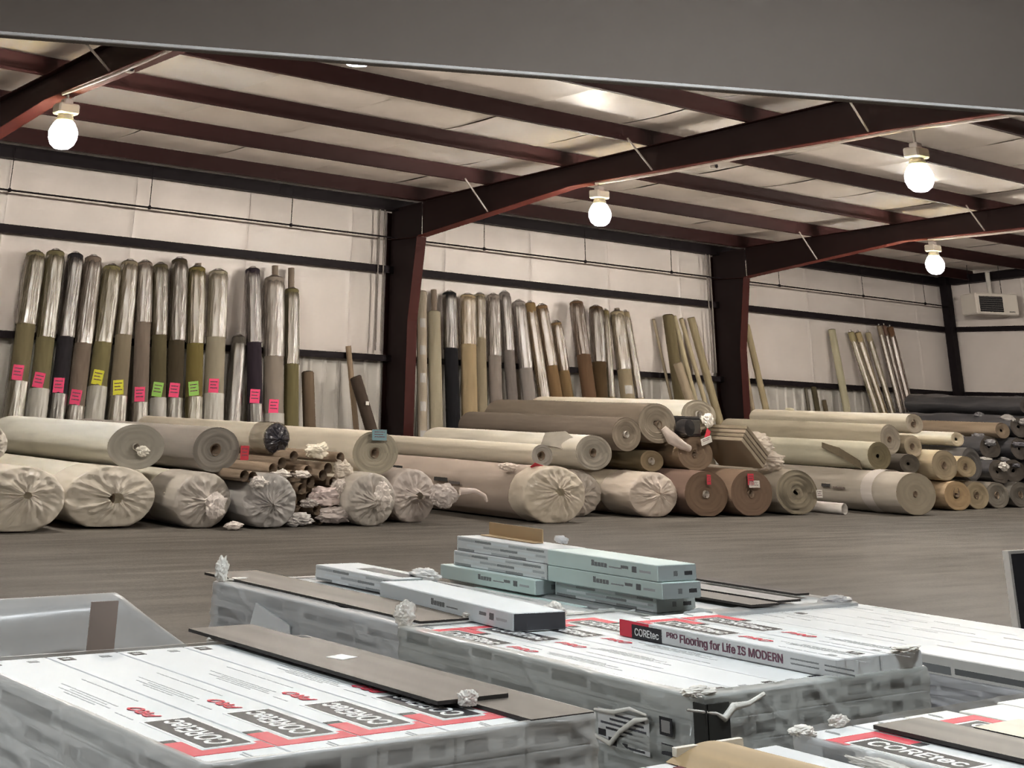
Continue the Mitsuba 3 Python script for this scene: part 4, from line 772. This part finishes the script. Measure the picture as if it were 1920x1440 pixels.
single('paper_scrap', 'small white paper scrap on the grey-brown plank of the front left pallet', 'paper', painted([(moved(box(-0.035, 0.035, -0.03, 0.03, 0, 0.001), rz(0.3), (-13.335, -17.55, 0.7195)), np.array([0.8, 0.8, 0.77]))], 'paper'))
single('plastic_rag', 'small white plastic knot beside the plank end on the front left pallet', 'plastic', crumple((-13.395, -18.17, 0.722), 0.030, 0.030, 0.022, 201, WHITE_RAG, 0.8, 'paper'))
single('plastic_rag', 'white plastic shreds at the back corner of the front left pallet', 'plastic', crumple((-13.43, -17.06, 0.705), 0.06, 0.035, 0.014, 202, WHITE_RAG, 0.8, 'paper'))

# --- centre pallet: lids readable, two raised cartons on its right
QX0, QW = -12.745, 0.206
boards(-12.75, -11.72, -18.33, -17.06, 'wooden pallet under the centre stack of logo cartons')
lower_layers(QX0, QX0 + 5 * QW, -18.33, -17.06, 0.645, 5, 'white flooring carton in the wrapped lower layers of the centre pallet', 'lower cartons of the centre pallet', 30)
for i in range(5):
    x0 = QX0 + i * QW
    k = carton(x0, x0 + QW, -18.33, -17.06, 0.645, 0.70, f'white logo carton in the top layer of the centre pallet, {ORD[i]} from the left', 'top cartons of the centre pallet')
    if i < 4: lid_print(k, x0, x0 + QW, -18.33, -17.06, 0.70, -1, QW, True, 10 + i)
    if i == 0: side_marks(k, x0 + 0.0015, -18.33, -17.06, 0.645, 0.70, 78)
    end_marks(k, x0, x0 + QW, -18.328, 0.645, 0.70, 90 + i)
for i, (xa, xb) in enumerate(((-12.150, -11.940), (-11.935, -11.725))):
    k = carton(xa, xb, -18.335, -17.48, 0.7005, 0.750, ('raised white carton on the centre pallet with a red end and slogan on its side', 'raised white carton on the right edge of the centre pallet')[i], 'raised cartons of the centre pallet')
    lid_print(k, xa, xb, -18.335, -17.48, 0.750, -1, 0.2, True, 20 + i)
    if i == 0:
        sm = lambda u, v, h: (xa - h + 0.0008, -17.482 - u, 0.7005 + v)
        put(k, 'red_end', painted([(pbox(sm, 0.0, 0.13, 0.001, 0.048, 0.0005), CRED), (pbox(sm, 0.055, 0.185, 0.001, 0.040, 0.0008), INK)], 'paper'), 'red and black printed end')
        put(k, 'lettering', shape(text_at(sm, 'COREtec', 0.066, 0.010, 0.020, 0.105), 'paper', np.array([0.75, 0.75, 0.75]), False), 'white lettering')
        put(k, 'slogan', shape(cat([text_at(sm, 'PRO', 0.205, 0.022, 0.014, 0.045, True), text_at(sm, 'Flooring for Life IS MODERN', 0.26, 0.014, 0.022, 0.40, True)]), 'paper', np.array([0.16, 0.07, 0.10]), False), 'dark slogan lettering')
        put(k, 'small_print', painted([(pbox(sm, 0.69 + 0.12 * j, 0.79 + 0.12 * j, 0.016 + 0.012 * q, 0.020 + 0.012 * q, 0.0005), GREYP * 0.7) for j in (0, 1) for q in (0, 1)], 'paper'))
stretch(-12.745, -11.715, -18.33, -17.06, 0.10, 0.700, 'grey stretch film around the centre pallet of logo cartons', 2, 0.035, (0.66, 0.67, 0.63))
t = thing('corner_guard', 'black corner board strapped to the near corner of the centre pallet', 'corner board')
put(t, 'board', shape(cat([box(-12.752, -12.668, -18.372, -18.366, 0.12, 0.692), box(-12.762, -12.756, -18.372, -18.33, 0.12, 0.692)]), 'paper', np.array([0.020, 0.021, 0.019]), False))
t = thing('shipping_label', 'black and white printed label showing through torn film near the corner of the centre pallet', 'label')
rngw = np.random.default_rng(5); ms = [(box(-12.7700, -12.7685, -18.180, -17.990, 0.545, 0.628), np.array([0.60, 0.60, 0.60]))]
for q in range(7): ms.append((box(-12.7712, -12.7700, -18.178 + 0.02 * rngw.random(), -18.06 + 0.06 * rngw.random(), 0.549 + 0.0112 * q, 0.549 + 0.0112 * q + 0.005), INK * (1 + 3 * rngw.random())))
put(t, 'paper', painted(ms + [(box(-12.7716, -12.7704, -18.02, -17.992, 0.565, 0.580), INK), (box(-12.7716, -12.7704, -18.10, -18.03, 0.548, 0.566), INK)], 'paper'))
put(t, 'torn_film', shape(tube([(-12.778, -17.985, 0.562), (-12.780, -18.045, 0.553), (-12.782, -18.085, 0.588), (-12.782, -18.143, 0.622), (-12.780, -18.185, 0.632)], np.array([0.005, 0.007, 0.006, 0.007, 0.004]), 6), 'paper', np.array(WHITE_RAG), True), 'white torn film edge')
put(t, 'torn_film', shape(tube([(-12.778, -17.985, 0.622), (-12.780, -18.06, 0.628), (-12.780, -18.12, 0.645), (-12.778, -18.18, 0.640)], np.array([0.004, 0.006, 0.005, 0.003]), 6), 'paper', np.array(WHITE_RAG), True), 'white torn film edge')
t = thing('shipping_label', 'small black-framed label beside the black corner board of the centre pallet', 'label')
put(t, 'frame', painted([(box(-12.7705, -12.769, -18.262, -18.218, 0.603, 0.644), INK), (box(-12.7715, -12.7705, -18.255, -18.225, 0.610, 0.637), np.array([0.30, 0.29, 0.28])), (box(-12.7705, -12.769, -18.262, -18.222, 0.56, 0.585), INK * 2)], 'paper'))
single('film_strip', 'thin white torn film strip across the front of the centre pallet', 'plastic', shape(tube([(-12.82, -18.362, 0.684), (-12.72, -18.372, 0.670), (-12.694, -18.374, 0.657), (-12.655, -18.374, 0.680), (-12.59, -18.372, 0.682), (-12.517, -18.366, 0.698)], np.array([0.003, 0.004, 0.009, 0.010, 0.006, 0.005]), 7), 'paper', np.array(WHITE_RAG), True))
for (c, s, txt) in (((-12.73, -17.06, 0.735), (0.045, 0.035, 0.05), 'white plastic tuft standing at the far left corner of the centre pallet'), ((-12.72, -18.315, 0.708), (0.07, 0.035, 0.018), 'white plastic shreds at the near left corner of the centre pallet'),
                    ((-11.80, -18.33, 0.757), (0.08, 0.03, 0.010), 'clear plastic bunched over the near right corner of the raised cartons'),                     ((-12.18, -17.20, 0.73), (0.05, 0.05, 0.045), 'clear plastic peak at the far end of the raised cartons on the centre pallet')):
    single('plastic_rag', txt, 'plastic', crumple(c, *s, 220 + int(abs(c[0] * 100)) % 50, WHITE_RAG, 0.85, 'paper' if s[2] < 0.05 else 'film_milky'))

# --- second row, left: pallet with a brown plank and two loose cartons
boards(-12.70, -11.78, -17.03, -15.76, 'wooden pallet under the white stack with a brown plank on it')
lower_layers(-12.69, -11.79, -17.03, -15.76, 0.695, 4, 'white flooring carton in the stack under the brown plank', 'cartons under the brown plank', 50)
stretch(-12.69, -11.79, -17.03, -15.76, 0.10, 0.695, 'pale stretch film around the white stack with the brown plank', 3, 0.06, (0.90, 0.90, 0.90))
plank(-12.640, -12.385, -17.035, -15.58, 0.702, 'wide grey-brown plank on the white stack in the second row', (0.140, 0.116, 0.094))
single('paper_sheet', 'white folded sheet hanging in the film on the side of the second-row white stack', 'paper', painted([(M([(-12.722, -16.05, 0.50), (-12.722, -16.42, 0.46), (-12.722, -16.36, 0.62), (-12.722, -16.12, 0.665), (-12.718, -16.05, 0.50), (-12.718, -16.42, 0.46), (-12.718, -16.36, 0.62), (-12.718, -16.12, 0.665)], [[0, 1, 2], [0, 2, 3], [4, 6, 5], [4, 7, 6]]), np.array([0.74, 0.76, 0.76]))], 'paper'))
def mint(txt, x0, x1, y0, y1, z0, z1, col, seed, striped=False, group='pale green flooring cartons', dark_end=False):
    k = carton(x0, x1, y0, y1, z0, z1, txt, group, col, seed)
    xf = x0 + 0.0015
    if striped:
        ms = []; rows = 3
        for r in range(rows):
            zc = z0 + (z1 - z0) * (r + 0.5) / rows; y = y1 - 0.015 - 0.06 * (r % 2)
            j = 0
            while y > y0 + 0.03:
                e = max(y0 + 0.015, y - 0.115)
                hh = (z1 - z0) / rows * 0.42
                ms.append((box(xf - 0.0012, xf, e + 0.004, y, zc - hh, zc + hh * 0.1), (GREYP * 0.75, np.array([0.7, 0.72, 0.74]), GREYP * 1.3)[(j + r) % 3])); y = e; j += 1
        put(k, 'plank_print', painted(ms, 'paper'), 'printed rows of grey planks')
    else:
        h = z1 - z0; yw = y1 - (y1 - y0) * 0.42
        ms = [(box(xf - 0.0012, xf, yw - 0.018 * (i + 1) + 0.003, yw - 0.018 * i, z0 + h * 0.40, z0 + h * (0.66 if i else 0.76)), GREYP * 0.55) for i in range(5)]
        ms += [(box(xf - 0.0012, xf, yw - 0.17, yw - 0.10, z0 + h * 0.44, z0 + h * 0.52), GREYP * 0.8), (box(xf - 0.0012, xf, y0 + 0.16, y0 + 0.20, z0 + h * 0.5, z0 + h * 0.68), GREYP * 0.5), (box(xf - 0.0012, xf, y0 + 0.115, y0 + 0.14, z0 + h * 0.36, z0 + h * 0.72), GREYP * 0.4), (box(xf - 0.0012, xf, y0 + 0.04, y0 + 0.10, z0 + h * 0.42, z0 + h * 0.56), GREYP * 1.2)]
        put(k, 'side_print', painted(ms, 'paper'), 'small dark print')
    w = x1 - x0
    put(k, 'end_print', painted([(box(x0 + 0.003, x1 - 0.003, y0 + 0.0008, y0 + 0.002, z0 + 0.003, z1 - 0.003), INK * 2 if dark_end else np.array([0.30, 0.33, 0.33]))] + ([] if dark_end else [(box(x0 + w * 0.68, x0 + w * 0.88, y0 - 0.0002, y0 + 0.001, z0 + 0.02, z0 + 0.034), INK), (box(x0 + w * 0.40, x0 + w * 0.50, y0 - 0.0002, y0 + 0.001, z0 + 0.018, z0 + 0.036), GREYP * 0.4)]), 'paper'), 'grey printed end' if not dark_end else 'black end')
    return k
GM = 'pale green flooring cartons'
k = mint('pale carton at the far end of the second-row white stack, behind the black-ended carton', -12.275, -12.05, -16.40, -15.86, 0.702, 0.757, CW, 61, True)
put(k, 'dark_patch', painted([(box(-12.20, -12.11, -16.36, -16.05, 0.7568, 0.7576), INK * 2)], 'paper'), 'dark patch on top')
kb = mint('pale blue-white carton with a black end, on the second-row white stack', -12.415, -12.195, -17.31, -16.44, 0.702, 0.757, np.array([0.64, 0.68, 0.70]), 62, False, GM, True)
turn(kb, (-12.31, -16.90, 0.73), -6.0)
single('plastic_rag', 'upright white plastic tuft at the far left corner of the second-row white stack', 'plastic', crumple((-12.69, -15.80, 0.745), 0.035, 0.035, 0.055, 231, WHITE_RAG, 0.7, 'paper'))
single('plastic_rag', 'white plastic strip along the far edge beside the brown plank', 'plastic', crumple((-12.60, -15.80, 0.706), 0.075, 0.03, 0.010, 232, WHITE_RAG, 0.7, 'paper'))
single('plastic_rag', 'clear plastic peak on the far pale carton of the second-row white stack', 'plastic', crumple((-12.10, -16.38, 0.765), 0.045, 0.10, 0.028, 233, (0.78, 0.77, 0.74), 0.8, 'paper'))
single('plastic_rag', 'white plastic shreds at the near end of the wide brown plank', 'plastic', crumple((-12.40, -17.02, 0.715), 0.05, 0.03, 0.020, 234, WHITE_RAG, 0.8, 'paper'))

# --- second row, middle: low pallet carrying the pale green cartons
boards(-11.42, -10.16, -16.99, -15.72, 'wooden pallet under the pale green cartons')
lower_layers(-11.41, -10.17, -16.99, -15.72, 0.655, 6, 'white flooring carton in the stack below the pale green cartons', 'cartons below the pale green ones', 70)
stretch(-11.41, -10.17, -16.99, -15.72, 0.10, 0.655, 'stretch film around the low stack below the pale green cartons', 4, 0.08, (0.80, 0.82, 0.82))
mint('striped carton at the bottom right of the pale green group, its end set back', -11.37, -11.14, -16.93, -16.35, 0.664, 0.720, np.array([0.52, 0.58, 0.58]), 63, True)
mint('pale green carton at the bottom left of the small stack, sticking out to the left', -11.47, -11.24, -16.34, -15.70, 0.664, 0.720, MINT, 64)
mint('pale green carton with grey end, second layer of the small stack', -11.43, -11.205, -17.02, -16.37, 0.7205, 0.779, MINT, 65)
mint('pale green carton with grey end, on top of the small stack', -11.43, -11.205, -17.00, -16.37, 0.7795, 0.838, MINT * 1.02, 66)
mint('carton printed with grey planks, second layer at the left of the small stack', -11.425, -11.20, -16.365, -15.74, 0.7205, 0.779, CW, 67, True)
mint('carton printed with grey planks, top layer at the left of the small stack', -11.415, -11.19, -16.365, -15.75, 0.7795, 0.838, CW, 68, True)
mint('pale green carton lying low at the left foot of the small stack', -11.66, -11.435, -16.62, -15.95, 0.60, 0.655, MINT * 0.95, 69)
t = thing('loose_carton_block', 'white wrapped block under the leftmost low pale green carton', 'carton'); put(t, 'body', body(0.22, 0.72, 0.46, CW * 0.9)); scene[list(scene)[-1]]['to_world'] = T().translate([-11.55, -16.29, 0.369]); put(t, 'skid', shape(box(-11.65, -11.45, -16.6, -15.95, 0.0, 0.138), 'matte', np.array([0.2, 0.14, 0.09]), False))
t = thing('cardboard_angle', 'tan cardboard angle strip standing on the top carton of the small stack', 'cardboard')
put(t, 'upright', shape(moved(box(-0.003, 0.003, -0.19, 0.19, 0, 0.055), rz(-0.05), (-11.255, -15.98, 0.839)), 'paper', np.array([0.42, 0.29, 0.16]), False)); put(t, 'foot', shape(moved(box(-0.055, -0.003, -0.19, 0.19, 0, 0.004), rz(-0.05), (-11.255, -15.98, 0.839)), 'paper', np.array([0.45, 0.32, 0.18]), False))
single('paper_scrap', 'white crumpled paper beside the tan cardboard angle on the small stack', 'paper', crumple((-11.22, -16.24, 0.858), 0.022, 0.055, 0.020, 241, (0.72, 0.71, 0.70), 0.5, 'paper'))
plank(-10.86, -10.68, -16.98, -15.95, 0.668, 'dark-edged grey plank on the low stack right of the pale green cartons', (0.20, 0.18, 0.165)); plank(-10.63, -10.47, -16.93, -15.95, 0.668, 'second grey plank on the low stack right of the pale green cartons', (0.34, 0.32, 0.31)); plank(-10.33, -10.24, -16.80, -16.2, 0.668, 'narrow dark plank at the far right edge of the low stack', (0.06, 0.05, 0.05))
single('plastic_rag', 'clear plastic edge bunched at the right end of the low stack', 'plastic', crumple((-10.25, -16.95, 0.668), 0.10, 0.06, 0.020, 242, (0.62, 0.62, 0.63), 0.7, 'film_milky'))
single('plastic_rag', 'dark-tipped clear plastic bunch in front of the pale green cartons', 'plastic', crumple((-11.25, -17.03, 0.66), 0.10, 0.03, 0.03, 243, (0.60, 0.62, 0.62), 0.8, 'film_milky'))
single('plastic_rag', 'milky plastic bunched between the black-ended carton and the small stack', 'plastic', crumple((-11.72, -17.02, 0.66), 0.18, 0.04, 0.06, 244, (0.62, 0.65, 0.64), 0.8, 'film_milky'))

# --- right pallet with a raised near row
RX0, RWD = -11.19, 0.216
boards(-11.20, -10.10, -18.48, -16.96, 'wooden pallet under the white stack at the right')
lower_layers(RX0, RX0 + 5 * RWD, -18.48, -16.96, 0.602, 5, 'white flooring carton in the lower layers of the right pallet', 'lower cartons of the right pallet', 110)
for i in range(5):
    x0 = RX0 + i * RWD
    k = carton(x0, x0 + RWD, -17.86, -16.96, 0.602, 0.648, f'white plain carton in the far row of the right pallet, {ORD[i]} from the left', 'far row of the right pallet', CW * 0.97)
    mp = on_top(x0, x0 + RWD, -17.86, -16.96, 0.648, -1)
    rng = np.random.default_rng(140 + i)
    put(k, 'small_print', painted([(pbox(mp, u, u + rng.uniform(0.08, 0.2), v, v + 0.006, 0.0005), np.array([0.40, 0.42, 0.42])) for u, v in zip(rng.uniform(0.05, 0.6, 4), (0.03, 0.07, 0.12, 0.17))] + ([(pbox(mp, 0.09, 0.13, 0.08, 0.12, 0.0006), INK * 2)] if i == 2 else []), 'paper'))
    if i == 0: side_marks(k, x0 + 0.0015, -17.86, -16.96, 0.602, 0.648, 141)
    k = carton(x0 + (0.004 if i else 0), x0 + RWD - 0.008, -18.48 - 0.02 * (i % 2), -17.885, 0.602, 0.662, f'white carton in the near row of the right pallet, {ORD[i]} from the left', 'near row of the right pallet', np.array([0.70, 0.69, 0.66]))
    put(k, 'edge_shadow_strip', painted([(box(x0 + RWD - 0.0085, x0 + RWD - 0.0075, -18.47, -17.89, 0.604, 0.660), INK * 2)], 'paper'), 'dark printed side') if False else None
    if i == 0: side_marks(k, x0 + 0.0015, -18.48, -17.9, 0.602, 0.66, 142)
stretch(-11.19, -10.11, -18.48, -16.96, 0.10, 0.600, 'pale lilac-grey stretch film around the right pallet', 5, 0.0, (0.84, 0.83, 0.88))
single('plastic_rag', 'white plastic shreds at the far left corner of the right pallet', 'plastic', crumple((-11.16, -16.98, 0.655), 0.05, 0.08, 0.022, 251, WHITE_RAG, 0.8, 'paper'))
single('plastic_rag', 'white crumpled plastic at the near end of the right pallet', 'plastic', crumple((-11.10, -18.50, 0.62), 0.14, 0.05, 0.03, 252, (0.8, 0.78, 0.7), 0.8, 'paper'))
single('plastic_rag', 'shiny bunched plastic low between the centre and right pallets', 'plastic', crumple((-11.40, -18.52, 0.52), 0.14, 0.10, 0.05, 253, (0.66, 0.66, 0.66), 0.9, 'film_milky'))
# --- near right pallet
SX0, SW = -12.865, 0.212
boards(-12.86, -11.60, -20.00, -18.735, 'wooden pallet under the near right logo cartons')
lower_layers(SX0, SX0 + 6 * SW, -20.00, -18.735, 0.645, 6, 'white flooring carton in the lower layers of the near right pallet', 'lower cartons of the near right pallet', 150)
for i in range(6):
    x0 = SX0 + i * SW
    k = carton(x0, x0 + SW - (0.02 if i == 2 else 0.004), -20.00, -18.735 - (0.02 if i == 3 else 0), 0.645, 0.70, f'white logo carton in the top layer of the near right pallet, {ORD[i]} from the left', 'top cartons of the near right pallet', CW if i < 2 else np.array([0.72, 0.70, 0.64]))
    lid_print(k, x0, x0 + SW - 0.02, -20.00, -18.735, 0.70, -1, SW - 0.01, False, 30 + i) if i < 3 else None
    if i == 0: side_marks(k, x0 + 0.0015, -20, -18.74, 0.645, 0.70, 151)
stretch(-12.865, -11.60, -20.00, -18.735, 0.10, 0.698, 'torn stretch film around the near right pallet', 6, 0.0, (0.8, 0.8, 0.8))
plank(-12.655, -12.455, -20.02, -18.80, 0.7025, 'grey-brown plank lying on the near right logo cartons', (0.20, 0.175, 0.15))
plank(-12.44, -12.24, -19.9, -18.93, 0.7025, 'cream plank beside the grey-brown one on the near right pallet', (0.62, 0.57, 0.46))
for (c, s, txt) in (((-12.86, -18.75, 0.707), (0.04, 0.03, 0.013), 'white torn plastic at the far left corner of the near right pallet'), ((-12.70, -18.735, 0.712), (0.04, 0.015, 0.016), 'clear plastic tuft on the far edge of the near right pallet'), ((-12.885, -19.00, 0.68), (0.018, 0.14, 0.018), 'white plastic hanging over the left edge of the near right pallet')):
    single('plastic_rag', txt, 'plastic', crumple(c, *s, 260 + int(abs(c[1] * 100)) % 40, WHITE_RAG, 0.85, 'paper'))
# --- near centre pallet with an arched sheet of cardboard
boards(-13.62, -12.95, -20.02, -18.75, 'wooden pallet under the arched brown cardboard')
lower_layers(-13.62, -12.96, -20.02, -18.75, 0.69, 3, 'white flooring carton under the arched brown cardboard', 'cartons under the arched cardboard', 170)
def arch(u, v):
    x = -13.335 + 0.27 * u; return np.stack([x, -20.0 + 1.245 * v, 0.696 + 0.026 * np.sin(PI * np.clip(u, 0, 1)) + 0.004 * np.sin(v * 5)], -1)
g = grid(18, 20, arch)
t = thing('cardboard_sheet', 'arched brown cardboard sheet on the near centre pallet at the bottom edge', 'cardboard')
put(t, 'sheet', shape(cat([g, moved(M(g.vertices, np.asarray(g.faces)[:, ::-1]), None, (0, 0, -0.004))]), 'paper', lambda v: np.array([0.40, 0.28, 0.15])[None] * (0.75 + 0.5 * fb(v * np.array([30, 1.5, 1]), 3))[:, None], True))
for a, b in ((-13.31, -13.24), (-13.17, -13.09)): put(t, 'torn_edge', shape(box(a, b, -18.765, -18.752, 0.700, 0.716), 'paper', np.array([0.72, 0.68, 0.58]), False), 'torn pale edge')
single('red_strip', 'dark red printed strip beside the arched cardboard at the bottom edge', 'strip', painted([(box(-13.362, -13.340, -20.0, -18.80, 0.690, 0.694), np.array([0.10, 0.012, 0.02]))], 'paper'))

# --- far left stack under a tent of milky film
boards(-14.98, -13.80, -16.80, -15.72, 'wooden pallet under the film-tented stack at the left edge')
lower_layers(-14.95, -13.82, -16.78, -15.72, 0.60, 5, 'white flooring carton under the tent of milky film at the left edge', 'cartons under the film tent', 190)
def tent(u, v):
    """u along the left-right ridge and down its right flank, v from the front hem over the ridge to the back hem"""
    x = -15.0 + 1.38 * np.minimum(u / 0.8, 1) + 0.30 * np.clip((u - 0.8) / 0.2, 0, 1)
    f = np.clip((u - 0.8) / 0.2, 0, 1)
    top = 0.800 * (1 - f) + 0.60 * f - 0.018 * np.clip(0.8 - u, 0, 1)
    y = np.interp(v, [0, 0.40, 0.5, 0.6, 1.0], [0, 0.07, 0.13, 0.2, 0.62]); h = np.interp(v, [0, 0.40, 0.5, 0.6, 1.0], [0, 0.93, 1, 0.93, 0.0])
    base = 0.40
    q = np.stack([x * 3, v * 3, 0 * u], -1)
    w = 0.028 * (fb(q, 3, 4) - 0.5) + 0.02 * (nz(np.stack([x * 1.2, v * 22, 0 * u], -1)) - 0.5)
    return np.stack([x + 0.02 * (fb(q + 5, 2) - 0.5) + 0.02 * f * np.sin(v * 30), -16.83 + y * (1 - 0.45 * f) + w, base + (top - base) * h], -1)
m = grid(70, 50, tent); vv = np.asarray(m.vertices)
single('film_tent', 'peaked tent of milky plastic film over the stack at the left edge', 'plastic wrap', mikit.ply(m, 'film_milky', smooth=True, uv=pack(np.array([[0.72, 0.70, 0.69]]) * (0.66 + 0.30 * fb(vv * np.array([2.0, 2.0, 26.0]), 4))[:, None])))
t = thing('taped_flap', 'brown-grey flap hanging at the peak of the film tent', 'plastic'); put(t, 'flap', shape(box(-13.80, -13.71, -16.895, -16.89, 0.55, 0.80), 'paper', lambda v: np.array([0.24, 0.19, 0.165])[None] * (0.7 + 0.6 * fb(v * 20, 3))[:, None], False))
# --- dark framed panel at the right edge
t = thing('dark_panel', 'dark grey panel with a white edge standing at the right edge of the picture', 'panel')
put(t, 'sheet', shape(box(-7.26, -6.1, -16.03, -16.0, 0.0, 0.684), 'matte', np.array([0.055, 0.055, 0.062]), False))
put(t, 'edge_trim', shape(cat([box(-7.285, -7.26, -16.035, -15.995, 0.0, 0.70), box(-7.26, -6.1, -16.035, -15.995, 0.684, 0.70)]), 'matte', np.array([0.7, 0.68, 0.66]), False), 'white edge')

for k in scene:
    if k.split('__')[-1].rstrip('0123456789_') in ('small_print', 'end_mark', 'side_print', 'plank_print', 'end_print'):
        labels.setdefault(k, {})['kind'] = 'stuff'
